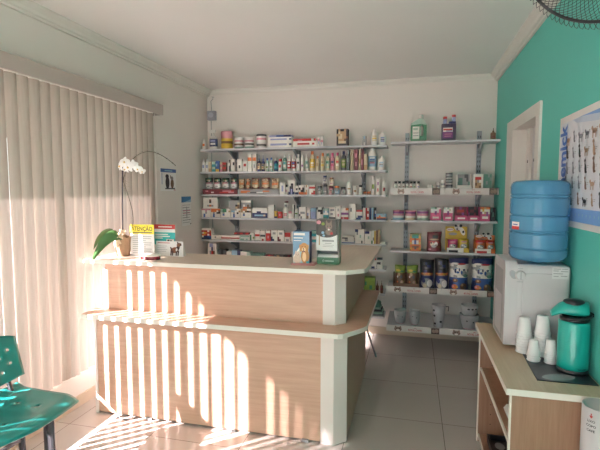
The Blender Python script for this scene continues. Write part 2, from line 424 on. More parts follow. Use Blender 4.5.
MB().box(-.63, -.60, 3.25, 3.9, .0, .705, M_post).box(-2.165, -.63, 3.18, 3.198, 0, .705, M_post).build('inner_panel', ct)
for px in (149, 232, 305):
    q = on(1, FL-.01, px, 420)
    MB().box(q.x-.022, q.x+.022, FL-.016, FL-.001, .0, .018, M_greyp, .003).build('floor_bracket', ct)
q = on(1, FL-.03, 124, 420)
MB().tube([(q.x-.06, FL-.002, .02), (q.x-.055, FL-.035, .006), (q.x, FL-.045, .005), (q.x+.055, FL-.035, .006), (q.x+.07, FL-.002, .02)], .004, M_bracket, 6).build('floor_loop', ct)

# stool behind the counter, one splayed leg reaches into the aisle
st = empty('stool', (-.62, 4.20, 0)); tag(st, 'black stool behind the counter, one thin leg showing in the aisle', 'stool')
MB().lathe([(.00001, .60), (.15, .60), (.165, .615), (.165, .64), (.15, .655), (.00001, .66)], (-.62, 4.22, 0), M_black, 20).build('seat', st)
for (tx, ty, bx_, by_) in ((-.52, 4.24, -.318, 4.27), (-.70, 4.30, -.86, 4.44), (-.70, 4.14, -.86, 3.98), (-.54, 4.14, -.46, 4.0)):
    MB().tube([(tx, ty, .6), (bx_, by_, 0.0)], .009, M_bracket, 8).build('leg', st)

# ------------------------------------------------------------------ bench
BT = .755
be = empty('open_bench', (.6, 2.5, 0)); tag(be, 'brown laminate open bench with shelf along the teal wall, holding the water cooler', 'cabinet')
slab(MB(), [(.402, 2.02), (.800, 2.02), (.800, 3.02), (.402, 3.02)], BT-.028, BT, M_benchtop, M_edge).build('bench_top', be)
MB().box(.428, .79, 2.04, 2.062, 0, BT-.028, M_bench).box(.421, .428, 2.04, 2.062, 0, BT-.028, M_edge).build('near_end_panel', be)
MB().box(.428, .79, 2.955, 2.977, 0, BT-.028, M_bench).box(.421, .428, 2.955, 2.977, 0, BT-.028, M_edge).build('far_end_panel', be)
MB().box(.775, .79, 2.062, 2.955, .05, BT-.028, M_bench).build('back_panel', be)
MB().box(.440, .775, 2.062, 2.955, .465, .485, M_bench).box(.432, .440, 2.062, 2.955, .465, .485, M_edge).build('middle_shelf', be)
MB().box(.436, .775, 2.062, 2.955, .03, .052, M_bench).box(.428, .436, 2.062, 2.955, .03, .052, M_edge).box(.45, .462, 2.062, 2.955, 0, .03, M_bench).build('bottom_shelf', be)
hm = MB()
for z in [.12+.064*i for i in range(10)]:
    hm.lathe([(.003, 0), (.00001, -.0006)], (.50, 2.955, z), M_hole, 6, 'Y')
hm.build('shelf_pin_hole', be)
# things on the bench shelves
p = MB()
for i in range(5): p.box(.47+.004*i, .68+.003*i, 2.10+.006*i, 2.42+.004*i, .4852+.003*i, .4878+.003*i, M_paper)
tag(p.build('paper_stack', None, (.57, 2.26, .485)), 'white papers lying on the middle shelf inside the brown bench', 'paper')
p = MB().box(.47, .73, 2.30, 2.88, .0525, .065, M_black, .004)
for (a_, b__, c_, d_) in ((.47, .482, 2.30, 2.88), (.718, .73, 2.30, 2.88)): p.box(a_, b__, c_, d_, .065, .095, M_black)
p.box(.482, .718, 2.30, 2.312, .065, .095, M_black).box(.482, .718, 2.868, 2.88, .065, .095, M_black)
D = Decal(p, (.482, 2.312, .0652), (1, 0, 0), (0, 1, 0), (0, 0, 1))
for i in range(5): D.ell(.05+.1*(i % 2), .09+.1*i, .028, .04, 'e'); 
tag(p.build('tray', None, (.6, 2.59, .0525)), 'shallow black tray with grey spots on the bottom shelf of the bench', 'tray')

# ------------------------------------------------------------------ water cooler with its bottle
cl = empty('water_cooler', (.64, 2.72, BT)); tag(cl, 'white countertop water cooler with side knob standing on the bench end', 'water cooler')
CX0, CX1, CY0, CY1, CT = .482, .797, 2.555, 2.87, BT+.455
bm = bmesh.new(); bmesh.ops.create_cube(bm, size=1)
for v_ in bm.verts: v_.co = Vector(((CX0+.045+CX1)/2+v_.co.x*(CX1-CX0-.045), (CY0+CY1)/2+v_.co.y*(CY1-CY0), BT+.012+(CT-BT-.012)/2+v_.co.z*(CT-BT-.012)))
ed = [e for e in bm.edges]
bmesh.ops.bevel(bm, geom=ed, offset=.028, segments=5, profile=.6, affect='EDGES')
MB().bm(bm, M_whitep, True).build('cabinet_body', cl)
# front shell (faces the aisle), taller and rounded
fp = [(CY0-.004, BT+.02), (CY1+.004, BT+.02), (CY1+.004, CT-.05)]
fp += [(CY1-.046+.05*math.cos(a), CT-.05+.065*math.sin(a)) for a in [PI/2*i/6 for i in range(1, 7)]]
fp += [(CY0+.046-.05*math.sin(a), CT-.05+.065*math.cos(a)) for a in [PI/2*i/6 for i in range(0, 7)]]
MB().prism(fp, CX0, CX0+.06, M_whitep, 'X').build('front_shell', cl)
dv = MB(); D = Decal(dv, (CX0-.001, CY1-.03, CT-.12), (0, -1, 0), (0, 0, 1), (-1, 0, 0))
D.rect(.01, -.30, .24, .08, M_greyp); D.rect(.03, -.28, .22, -.06, M_whitep); dv.build('front_recess', cl)
dv = MB(); D = Decal(dv, (CX0+.058, CY0-.005, CT-.085), (1, 0, 0), (0, 0, 1), (0, -1, 0))
D.ell(-.02, .03, .017, .026, M_greyp, 16, .5).ell(-.021, .03, .010, .019, M_bracket, 16, .5)
dv.build('vent_grille', cl)
pn = MB().box(CX0+.085, CX1-.022, CY0-.004, CY0+.004, BT+.05, CT-.045, M_whitep, .003); pn.build('side_cover', cl)
q = on(1, CY0, 520, 275)
kx, kz = q.x, q.z
MB().lathe([(.00001, -.004), (.026, -.004), (.026, -.006), (.021, -.008), (.021, -.022), (.00001, -.022)], (kx, CY0-.001, kz), M_whitep, 20, 'Y').build('thermostat_knob', cl)
kn = MB(); D = Decal(kn, (kx, CY0-.023, kz), (1, 0, 0), (0, 0, 1), (0, -1, 0))
D.poly([(-.003, -.02), (.003, -.02), (.003, .02), (-.003, .02)], M_greyp)
for i in range(9):
    a = math.radians(-120+30*i); D2 = D; D.k = 1
kn.build('knob_pointer', cl)
kn = MB(); D = Decal(kn, (kx, CY0-.0045, kz), (1, 0, 0), (0, 0, 1), (0, -1, 0))
D.rect(-.012, .034, .012, .037, M_bracket).rect(-.016, -.037, .016, -.034, M_bracket)
for i in range(7):
    a = math.radians(-30+40*i); D.k = 1; D.ell(.031*math.cos(a), .031*math.sin(a), .0012, .0012, M_bracket, 6)
kn.build('knob_scale', cl)
kn = MB(); lx = on(1, CY0, 552, 272).x; lz = on(1, CY0, 560, 279).z
D = Decal(kn, (lx, CY0-.0045, lz), (1, 0, 0), (0, 0, 1), (0, -1, 0)); D.rect(0, 0, .078, .06, mat('label_silver', (.62, .62, .62), .4, noise=.05))
for (a_, b__, c_) in ((.005, .05, .04), (.045, .05, .072), (.005, .04, .03), (.04, .038, .072), (.005, .026, .05), (.006, .012, .03), (.04, .014, .07)):
    D.rect(a_, b__, c_, b__+.004, 'e')
kn.build('rating_label', cl)
# bottle
wb = MB()
def bottle_mat():
    m = bpy.data.materials.new('water_bottle_blue'); m.use_nodes = True; nt = m.node_tree; b = nt.nodes['Principled BSDF']
    b.inputs['Roughness'].default_value = .07
    b.inputs['Transmission Weight'].default_value = .55; b.inputs['IOR'].default_value = 1.33
    b.inputs['Subsurface Weight'].default_value = .0
    tc = nt.nodes.new('ShaderNodeTexCoord'); n = nt.nodes.new('ShaderNodeTexNoise'); n.inputs['Scale'].default_value = 7
    r = nt.nodes.new('ShaderNodeValToRGB'); r.color_ramp.elements[0].color = (.09, .34, .60, 1); r.color_ramp.elements[1].color = (.17, .47, .68, 1)
    nt.links.new(tc.outputs['Object'], n.inputs[0]); nt.links.new(n.outputs['Fac'], r.inputs[0]); nt.links.new(r.outputs[0], b.inputs['Base Color'])
    MATS['water_bottle_blue'] = m; return m
M_wb = bottle_mat()
R = .143; wy_ = 2.655; bx0 = min(on(1, wy_, 541, 215).x, RX-.006-R)
z0 = CT+.002; zt_ = on(1, wy_, 541, 180.5).z-z0; k_ = zt_/.44
prof = [(.00001, 0), (.05, 0), (.06, .008), (.10, .012), (R-.014, .020), (R-.003, .036), (R, .045)]
for (g0, g1, dp) in ((.076, .086, .006), (.158, .162, .004), (.168, .176, .005), (.252, .262, .006), (.345, .352, .005), (.362, .368, .004)):
    prof += [(R, g0-.004), (R, g0-.0005), (R-dp, g0+.001), (R-dp, g1-.001), (R, g1+.0005), (R, g1+.004)]
prof += [(R, .405), (R-.003, .420), (R-.012, .433), (R-.030, .440), (R-.06, .439), (.00001, .434)]
prof = [(a, b*k_) for a, b in prof]
wb.lathe(prof, (bx0, wy_, z0), M_wb, 48)
bo = wb.build('water_bottle', None, (bx0, wy_, z0)); tag(bo, 'large ribbed blue water bottle upside down on the white cooler', 'water bottle')
s_ = MB()
def curved(mb, cx, cy, r, a0, a1, z0_, z1_, mt, n=6):
    vs = []
    for i in range(n+1):
        a = a0+(a1-a0)*i/n; vs += [(cx+r*math.cos(a), cy+r*math.sin(a), z0_), (cx+r*math.cos(a), cy+r*math.sin(a), z1_)]
    mb.add(vs, [(2*i, 2*i+2, 2*i+3, 2*i+1) for i in range(n)], mt, True)
a0 = math.radians(-158)
curved(s_, bx0, wy_, R+.0008, a0-.12, a0+.27, z0+.180, z0+.220, 'w'); curved(s_, bx0, wy_, R+.0012, a0-.12, a0+.27, z0+.180, z0+.197, 'r')
curved(s_, bx0, wy_, R+.0012, a0-.05, a0+.2, z0+.203, z0+.209, 'b')
s_.build('sticker', bo)

# ------------------------------------------------------------------ air pot, place mat, cups, cup tube
pm = MB(); pts = [(.550, 2.14), (.792, 2.14), (.792, 2.58), (.566, 2.58)]
M_mat = mat('placemat_dark', (.03, .038, .05), .38, noise=.6, nscale=9)
pm.prism(pts, BT+.0005, BT+.004, M_mat)
D = Decal(pm, (.55, 2.14, BT+.004), (1, 0, 0), (0, 1, 0), (0, 0, 1))
D.ell(.10, .05, .075, .035, mat('placemat_pale_print', (.30, .32, .34), .2, noise=.3), 20, .3).ell(.06, .26, .03, .07, mat('placemat_grey_print', (.16, .18, .21), .2, noise=.3), 18, -.4)
tag(pm.build('placemat', None, (.67, 2.36, BT)), 'dark glossy placemat with pale print lying on the bench top', 'placemat')
MT = BT+.0055
ap = empty('air_pot', (.712, 2.285, MT)); tag(ap, 'teal pump air pot with black handle on the dark placemat', 'thermos')
ax_, ay_ = .733, 2.285
M_ab = mat('airpot_teal', (.006, .33, .28), .32, noise=.02, coat=.2)
AR = .0655
MB().lathe([(.00001, .0), (AR-.002, .0), (AR, .006), (AR-.002, .018), (AR-.006, .02)], (ax_, ay_, MT), M_black, 32).build('base_ring', ap)
MB().lathe([(AR-.006, .018), (AR-.001, .022), (AR, .05), (AR, .232), (AR-.003, .240), (.05, .242)], (ax_, ay_, MT), M_ab, 32).build('body', ap)
MB().lathe([(.05, .240), (AR-.004, .242), (AR-.004, .258), (AR-.014, .262)], (ax_, ay_, MT), M_black, 32).build('neck_ring', ap)
hd = MB(); N1, N2 = 14, 14; vs = []
for i in range(N1+1):
    t = i/N1; cx = ax_-.098+t*.152; hw = .018+.044*math.sin(min(1, t*1.35+.05)*PI/2); zc = .290 if t > .25 else .290-(.25-t)*.10
    hh = .018+.024*math.sin(min(1, t*1.5)*PI/2)
    if t > .85: hw *= math.sqrt(max(.02, 1-((t-.85)/.16)**2))
    for j in range(N2):
        a = 2*PI*j/N2; sz = math.sin(a); z = zc+hh*sz*(1 if sz > 0 else .62)
        vs.append((cx, ay_+hw*math.cos(a), MT+z))
fs = [(i*N2+j, i*N2+(j+1) % N2, (i+1)*N2+(j+1) % N2, (i+1)*N2+j) for i in range(N1) for j in range(N2)]+[tuple(range(N2)), tuple(range(N1*N2, (N1+1)*N2))]
hd.add(vs, fs, M_ab, True); hd.build('pump_head', ap)
MB().lathe([(.043, .318), (.042, .330), (.033, .336), (.00001, .338)], (ax_-.005, ay_, MT), M_black, 24, sx=1.05).build('pump_button', ap)
MB().tube([(ax_-.04, ay_-.042, MT+.255), (ax_, ay_-.068, MT+.262), (ax_+.05, ay_-.045, MT+.270), (ax_+.07, ay_, MT+.273), (ax_+.05, ay_+.045, MT+.270), (ax_, ay_+.068, MT+.262)], .0075, M_black, 8).build('handle', ap)
MB().box(ax_+.02, ax_+.076, ay_-.02, ay_+.02, MT+.262, MT+.280, M_black, .006).build('handle_grip', ap)
tx = MB(); D = Decal(tx, (ax_, ay_-AR, MT+.03), (1, 0, 0), (0, 0, 1), (0, -1, 0)); D.text('termolar', .022, 0, .011, M_black)
tx.v = [(ax_+(AR+.0006)*math.sin((q[0]-ax_)/AR), ay_-(AR+.0006)*math.cos((q[0]-ax_)/AR), q[2]) for q in tx.v]
tx.build('maker_lettering', ap)

def cup_at(x, y, z):
    c = MB().lathe([(.0375, 0), (.0395, .002), (.0375, .005), (.034, .012), (.0255, .086), (.023, .088), (.00001, .087)], (0, 0, 0), M_cup, 20)
    return c.build('plastic_cup')
c0 = None
stacks = [((517.5+4, 350), 8, 'in the stack beside the cooler front', 'cups stacked beside the cooler front'), ((530, 359), 4, 'in the short nearest stack on the left', 'cups in the short nearest stack'),
          ((541, 350), 9, 'in the tallest middle stack', 'cups in the tallest stack'), ((554, 361), 6, 'in the stack touching the air pot side', 'cups stacked beside the air pot')]
spots = [(.572, 2.50, 1.0), (.592, 2.385, .80), (.652, 2.475, 1.04), (.664, 2.37, .74)]
for (pp, n_, lab, grp), (sx_, sy_, sc_) in zip(stacks, spots):
    for i in range(n_):
        if c0 is None: c = c0 = cup_at(0, 0, 0)
        else: c = c0.copy(); COL.objects.link(c)
        rr = .0016 if i else 0
        c.location = (sx_+rr*math.sin(i*2.3), sy_+rr*math.cos(i*2.3), (MT if (sx_ > .56) else BT+.001)+.0135*i*sc_); c.scale = (sc_, sc_, sc_)
        c.rotation_euler = (0, 0, i*.7)
        tag(c, 'upside-down white plastic cup '+lab, 'cup', grp)
tb = MB(); tcx, tcy, tr = .734, 1.955, .063
zt, zb = .752, .12
tb.lathe([(tr-.004, zb), (tr, zb), (tr, zt), (tr-.004, zt), (tr-.004, zb)], (tcx, tcy, 0), M_whitep, 36)
tb.lathe([(.00001, zb), (tr-.004, zb)], (tcx, tcy, 0), M_whitep, 36)
q = MB(); D = Decal(q, (tcx, tcy-tr, .692), (1, 0, 0), (0, 0, 1), (0, -1, 0))
u0 = -.052
D.rect(u0-.002, .030, u0+.002, .042, 'r').poly([(u0-.007, .032), (u0, .021), (u0+.007, .032)], 'r')
D.text('LIXO', u0, .010, .013, M_black).text('COPO', u0, -.009, .013, M_black).text('CAFÉ', u0, -.028, .013, M_black)
q.v = [(tcx+(tr+.0008)*math.sin((p[0]-tcx)/tr), tcy-(tr+.0008)*math.cos((p[0]-tcx)/tr), p[2]) for p in q.v]
tbo = tb.build('cup_disposal_tube', None, (tcx, tcy, zb)); tag(tbo, 'white upright tube for used coffee cups fixed to the bench end', 'bin')
q.build('lettering', tbo); MB().box(tcx-.03, tcx+.03, tcy+tr-.003, 2.0395, .3, .34, M_greyp, .002).build('mounting_bracket', tbo)
# ------------------------------------------------------------------ teal chair
ch_ = empty('visitor_chair', (-2.0, 1.83, 0)); tag(ch_, 'teal plastic chair with perforated backrest and dark steel legs by the blind', 'chair')
def sheet(mb, f, nu, nv, th, mt, holes=()):
    """curved plastic shell: f(u,v) -> point, thickness th along the local normal; cells in holes stay open"""
    P = [[Vector(f(i/nu, j/nv)) for j in range(nv+1)] for i in range(nu+1)]
    Nn = [[None]*(nv+1) for _ in range(nu+1)]
    for i in range(nu+1):
        for j in range(nv+1):
            a = P[min(i+1, nu)][j]-P[max(i-1, 0)][j]; b = P[i][min(j+1, nv)]-P[i][max(j-1, 0)]
            Nn[i][j] = a.cross(b).normalized()
    top = [P[i][j] for i in range(nu+1) for j in range(nv+1)]
    bot = [P[i][j]-Nn[i][j]*th for i in range(nu+1) for j in range(nv+1)]
    ID = lambda i, j: i*(nv+1)+j
    o = len(top); fs = []
    cell = lambda i, j: 0 <= i < nu and 0 <= j < nv and (i, j) not in holes
    for i in range(nu):
        for j in range(nv):
            if not cell(i, j): continue
            q = (ID(i, j), ID(i+1, j), ID(i+1, j+1), ID(i, j+1))
            fs.append(q); fs.append(tuple(k+o for k in reversed(q)))
            for (di, dj, a, b) in ((-1, 0, q[0], q[3]), (1, 0, q[1], q[2]), (0, -1, q[0], q[1]), (0, 1, q[3], q[2])):
                if not cell(i+di, j+dj): fs.append((a, b, b+o, a+o))
    mb.add(top+bot, fs, mt, True); return mb
def seatf(u, v):      # u: back -> front (X), v: near -> far (Y)
    x = -2.22+u*.44; y = 1.585+v*.485
    x += -.055*(2*v-1)**2*u if v < .5 else -.02*(2*v-1)**2*u
    z = .452-.020*math.sin(PI*v)*math.sin(PI*min(1, u*1.05))+.012*(1-u)**2
    if u > .8: z -= .035*((u-.8)/.2)**2
    if u < .12: z += .02*((.12-u)/.12)
    return (x, y, z)
ho = {(i, j) for i in (8, 16) for j in (7, 18)}
sheet(MB(), seatf, 26, 26, .009, M_chair, ho).build('seat', ch_)
def backf(u, v):      # u: near -> far (Y), v: bottom -> top
    y = 1.60+u*.475; z = .515+v*.275-.035*(abs(2*u-1)**3)*v+.02*(abs(2*u-1)**2)*(1-v)
    x = -2.17-.055*v-.03*math.sin(PI*u)
    return (x, y, z)
ho = {(i, j) for i in range(3, 25, 3) for j in ((4, 10, 16) if i % 2 else (7, 13))}
sheet(MB(), backf, 28, 20, .008, M_chair, ho).build('backrest', ch_)
def flat_tube(mb, pts, a, b, mt): mb.tube(pts, 1.0, mt, 12); k = len(pts)*12; o = len(mb.v)-k
def oval_post(mb, x, y, z0, z1, rx, ry, mt, dx=0):
    mb.add([(x+(dx if z == z1 else 0)+rx*math.cos(2*PI*j/14), y+ry*math.sin(2*PI*j/14), z) for z in (z0, z1) for j in range(14)],
           [(j, (j+1) % 14, 14+(j+1) % 14, 14+j) for j in range(14)]+[tuple(range(13, -1, -1)), tuple(range(14, 28))], mt, False); return mb
for yy in (1.66, 2.0):
    oval_post(MB(), -1.945, yy, 0, .415, .036, .016, M_chrome).build('leg', ch_)
    oval_post(MB(), -2.135, yy, 0, .43, .022, .014, M_chrome).build('leg', ch_)
    MB().tube([(-2.13, yy, .425), (-2.185, yy, .44), (-2.205, yy, .50), (-2.222, yy, .62), (-2.24, yy, .68)], [.013]*5, M_chrome, 10).build('back_upright', ch_)
    MB().box(-2.15, -1.89, yy-.014, yy+.014, .405, .425, M_chrome, .004).build('seat_rail', ch_)
MB().box(-2.145, -2.125, 1.66, 2.0, .18, .20, M_chrome, .003).build('stretcher', ch_)

# ------------------------------------------------------------------ orchid
CTZ = 1.1025
oc = empty('potted_orchid', (-2.12, 2.95, CTZ)); tag(oc, 'white potted orchid with arching stem and broad green leaves on the counter end', 'plant')
M_leaf = mat('orchid_leaf', (.06, .15, .045), .35, noise=.25, nscale=12)
M_petal = mat('orchid_petal', (.86, .85, .82), .5, noise=.02)
M_stem = mat('orchid_stem', (.07, .06, .035), .6, noise=.2)
M_kraft = mat('kraft_wrap', (.30, .19, .11), .8, noise=.25, nscale=18)
M_kraftl = mat('kraft_paper_light', (.56, .42, .28), .8, noise=.12, nscale=18)
pt = MB(); seg = 22; vs = []
for k_, (r, h) in enumerate([(.045, 0), (.050, .03), (.056, .08), (.060, .115), (.066, .150)]):
    for j in range(seg): rr = r*(1+(.07 if j % 2 else -.04)*(k_+1)/5); vs.append((-2.125+rr*math.cos(2*PI*j/seg), 2.96+rr*math.sin(2*PI*j/seg), CTZ+h+(.012*math.sin(j*2.1) if k_ == 4 else 0)))
pt.add(vs, [(k_*seg+j, k_*seg+(j+1) % seg, (k_+1)*seg+(j+1) % seg, (k_+1)*seg+j) for k_ in range(4) for j in range(seg)]+[tuple(range(seg-1, -1, -1))], M_kraft)
pt.build('wrapped_pot', oc)
MB().lathe([(.00001, .11), (.055, .11)], (-2.125, 2.96, CTZ), mat('bark_mulch', (.08, .05, .03), .9, noise=.4, nscale=40, bump=.5), 20).build('mulch', oc)
pb = MB()
for (x, y, z, a, sz) in ((-2.11, 2.90, 1.255, .5, .045), (-2.135, 2.895, 1.215, 1.2, .045), (-2.085, 2.91, 1.29, .2, .03), (-2.105, 2.92, 1.285, 2.0, .03)):
    c, s__ = math.cos(a), math.sin(a)
    P4 = [(x+c*sz, y-.01, z+s__*sz), (x-s__*sz*.7, y+.01, z+c*sz*.7), (x-c*sz*.9, y-.005, z-s__*sz), (x+s__*sz*.8, y+.012, z-c*sz*.75)]
    pb.add(P4+[(p[0], p[1]+.002, p[2]) for p in P4], [(0, 1, 2, 3), (7, 6, 5, 4), (0, 1, 5, 4), (1, 2, 6, 5), (2, 3, 7, 6), (3, 0, 4, 7)], M_kraftl)
pb.build('paper_wrap', oc)
def bez(P, n):
    r = []
    for i in range(n+1):
        t = i/n; q = [Vector(p) for p in P]
        while len(q) > 1: q = [q[k]*(1-t)+q[k+1]*t for k in range(len(q)-1)]
        r.append(q[0])
    return r
def leaf(P, w, side, nm='leaf'):
    c = bez(P, 16); vs = []; side = Vector(side).normalized()
    for i, p in enumerate(c):
        t = i/16; ww = w*math.sin(PI*(.12+.88*t)**.75)**.7 if t < 1 else .0005
        tan = (c[min(i+1, 16)]-c[max(i-1, 0)]).normalized(); n_ = tan.cross(side).normalized(); sd = n_.cross(tan)
        for s1 in (-1, -.5, 0, .5, 1): vs.append(p+sd*ww*s1+n_*(abs(s1)*ww*.28))
    m_ = MB(); m_.add(vs+[v-Vector((0, 0, .0018)) for v in vs], [(i*5+j, i*5+j+1, i*5+j+6, i*5+j+5) for i in range(16) for j in range(4)]+[(85+i*5+j, 85+i*5+j+5, 85+i*5+j+6, 85+i*5+j+1) for i in range(16) for j in range(4)], M_leaf, True)
    m_.build(nm, oc)
leaf([(-2.11, 2.93, 1.23), (-2.12, 2.88, 1.32), (-2.19, 2.82, 1.25), (-2.222, 2.73, 1.085)], .040, (-.54, -.3, .755))
leaf([(-2.13, 2.96, 1.22), (-2.15, 2.92, 1.36), (-2.27, 2.88, 1.30), (-2.292, 2.84, 1.16)], .034, (.3, .8, -.5))
MB().tube([(-2.118, 2.95, 1.20), (-2.114, 2.95, 1.5), (-2.103, 2.95, 1.79)], .0045, mat('plant_stake', (.03, .02, .05), .5), 6).build('stake', oc)
st1 = bez([(-2.10, 2.95, 1.66), (-2.06, 2.95, 1.87), (-1.90, 2.95, 1.93), (-1.80, 2.95, 1.885), (-1.665, 2.95, 1.775)], 22)
st0 = bez([(-2.11, 2.96, 1.22), (-1.98, 2.94, 1.30), (-1.99, 2.94, 1.48), (-2.11, 2.95, 1.62), (-2.10, 2.95, 1.70)], 16)
sm = MB().tube(st1, .0028, M_stem, 6).tube(st0, .0028, M_stem, 6)
for i in (7, 12, 16, 19, 21): sm.ball(st1[i], .0065, .005, .0045, M_stem, 6, 5)
sm.build('flower_stem', oc)
cw_ = MB()
for i in range(5): cw_.tube([(-2.10, 2.948, 1.735-.035*i), (-2.04, 2.94, 1.728-.035*i), (-2.095, 2.952, 1.712-.035*i)], .0012, M_stem, 4)
cw_.build('plant_tie', oc)
def flower(c, s_, yaw, tilt):
    m_ = MB(); c = Vector(c); R_ = Matrix.Rotation(yaw, 3, 'Z') @ Matrix.Rotation(tilt, 3, 'X')
    for k_, (ang, ln, wd) in enumerate([(90, 1.0, .65), (162, .95, .95), (18, .95, .95), (234, .85, .6), (306, .85, .6)]):
        a = math.radians(ang); vs = []
        for i in range(7):
            t = i/6; w2 = wd*math.sin(PI*min(.97, t*.9+.08))**.6*.5
            for s1 in (-1, 0, 1):
                u, v = math.cos(a)*t*ln-math.sin(a)*w2*s1, math.sin(a)*t*ln+math.cos(a)*w2*s1
                vs.append(c+R_@Vector((u*s_, (-.12*t+.25*t*t-.05*abs(s1))*s_+.002*k_, v*s_)))
        m_.add(vs, [(i*3+j, i*3+j+1, i*3+j+4, i*3+j+3) for i in range(6) for j in range(2)], M_petal, True)
    o = m_.build('blossom', oc)
    l_ = MB(); p_ = c+R_@Vector((0, -.14*s_, -.08*s_)); l_.ball(p_, .16*s_, .14*s_, .17*s_, mat('orchid_lip', (.75, .50, .12), .5, noise=.2), 8, 5); l_.build('lip', o)
for (px, py, yy, s_, yw, tl) in ((120, 166, 2.93, .040, -.5, -.1), (124.5, 162, 2.95, .038, .2, -.3), (128, 167, 2.92, .042, .1, .1), (133, 165, 2.94, .036, .5, .1), (137.5, 169, 2.93, .032, .3, .3), (142, 171.5, 2.92, .026, .6, .4), (125, 169, 2.955, .034, -.3, .2)):
    flower(on(1, yy, px, py), s_*1.12, yw, tl)

# ------------------------------------------------------------------ sheets and card on the counter
def pxr(Y, x0, x1, yt): a = on(1, Y, x0, yt); b = on(1, Y, x1, yt); return a.x, b.x, (a.z+b.z)/2
M_clear = glass_mat('acrylic_clear')
def standing_sheet(nm, Y, x0, x1, yt, zb=CTZ):
    X0, X1, Z1 = pxr(Y, x0, x1, yt)
    m_ = MB().box(X0, X1, Y, Y+.002, zb+.001, Z1, M_paper)
    m_.box(X0, X1, Y, Y+.07, zb, zb+.001, M_clear)
    m_.prism([(Y+.002, zb+.002), (Y+.07, zb+.002), (Y+.004, Z1-.06)], (X0+X1)/2-.002, (X0+X1)/2, M_edge, 'X')
    return m_, Decal(m_, (X0, Y, zb), (1, 0, 0), (0, 0, 1), (0, -1, 0)), X1-X0, Z1-zb, (X0+.05, Y+.03, zb)
m_, D, W, H, L_ = standing_sheet('notice_sheet', 2.97, 130, 153.8, 224.5)
Yl = mat('notice_yellow', (.85, .72, .05), .5, noise=.04)
D.rect(0, H*.70, W, H, Yl).text('ATENÇÃO', W*.5, H*.86, .045, M_black, W*.88).rect(W*.08, H*.735, W*.92, H*.765, mat('print_dark', (.12, .11, .10), .6))
for i in range(9):
    v = H*(.62-.065*i); D.rect(W*.1, v, W*(.9-(.25 if i in (2, 5, 8) else .03*(i % 3))), v+.0035, 'e')
tag(m_.build('notice_sheet', None, L_), 'white notice sheet with yellow band reading ATENÇÃO standing on the counter', 'sign')
m_, D, W, H, L_ = standing_sheet('notice_sheet', 3.09, 154.2, 175, 224.5)
D.rect(0, H*.85, W, H, 'r').rect(W*.2, H*.905, W*.85, H*.94, 'f').rect(0, H*.33, W, H*.74, mat('notice_teal', (.03, .42, .40), .5, noise=.04))
D.rect(W*.04, H*.655, W*.66, H*.69, 'f').rect(W*.04, H*.59, W*.75, H*.625, 'f').rect(W*.04, H*.535, W*.40, H*.565, 'f')
D.rect(W*.58, H*.36, W*.95, H*.52, 'f').ell(W*.68, H*.43, .012, .016, 'a').ell(W*.80, H*.43, .012, .014, 'd').ell(W*.68, H*.47, .008, .008, 'k')
tag(m_.build('notice_sheet', None, L_), 'white notice sheet with red header and teal panel standing behind the dog card', 'sign')
# tent card with a brown dog
Y = 3.02; X0, X1, Z1 = pxr(Y, 155, 181.5, 241.5)
m_ = MB(); w1 = .012
m_.add([(X0, Y, CTZ), (X1+w1, Y, CTZ), (X1, Y+.022, Z1), (X0-w1*.3, Y+.022, Z1), (X0, Y+.045, CTZ), (X1+w1, Y+.045, CTZ)],
       [(0, 1, 2, 3), (4, 5, 2, 3), (0, 4, 3), (1, 5, 2), (0, 1, 5, 4)], M_paper)
H = Z1-CTZ; W = X1-X0
D = Decal(m_, (X0, Y-.0006, CTZ), (1, 0, 0), (0, .022/H, 1), (0, -1, 0))
BR, BR2 = mat('print_fur_brown', (.25, .10, .05), .6, noise=.2), mat('print_fur_dark', (.07, .035, .03), .6, noise=.2)
D.rect(W*.05, H*.86, W*.52, H*.90, 'r').rect(W*.05, H*.3, W*.4, H*.32, 'e').rect(W*.05, H*.42, W*.45, H*.44, 'e').rect(W*.05, H*.54, W*.38, H*.56, 'e').rect(W*.05, H*.66, W*.42, H*.68, 'e')
D.ell(W*.72, H*.42, .035, .022, BR, 16, .15).ell(W*.84, H*.58, .014, .026, BR2, 12, -.3).ell(W*.87, H*.78, .020, .014, BR, 12, .2).ell(W*.82, H*.90, .006, .010, BR2, 8, .5).ell(W*.93, H*.77, .008, .006, BR2, 8)
for q in (.60, .66, .80, .87): D.poly([(W*q-.005, H*.06), (W*q+.004, H*.06), (W*q+.006, H*.38), (W*q-.006, H*.38)], BR2)
D.ell(W*.60, H*.50, .006, .018, BR2, 8, .6).ell(W*.80, H*.45, .008, .012, 'f', 8)
tag(m_.build('tent_card', None, (X0+.1, Y+.02, CTZ)), 'white folded card picturing a brown dog, leaning before the teal notice', 'card')
# dark red oval tin
q0, q1 = on(1, 2.86, 141, 259), on(1, 2.86, 160, 259); r_ = (q1.x-q0.x)/2
m_ = MB().lathe([(.00001, 0), (.96*r_, 0), (r_, .004), (r_, .024)], ((q0.x+q1.x)/2, 2.86, CTZ), mat('tin_dark_red', (.16, .02, .03), .25, coat=.3), 28, sy=.62)
tn = m_.build('oval_tin', None, ((q0.x+q1.x)/2, 2.86, CTZ))
MB().lathe([(r_, .024), (r_*1.02, .026), (r_*1.02, .032), (r_*.95, .036), (.00001, .036)], ((q0.x+q1.x)/2, 2.86, CTZ), M_edge, 28, sy=.62).build('lid', tn)  # lid coloured white to stand in for glare on the tin's top
tag(tn, 'low dark red oval tin with lid whitened for glare before the notice sheets', 'tin')
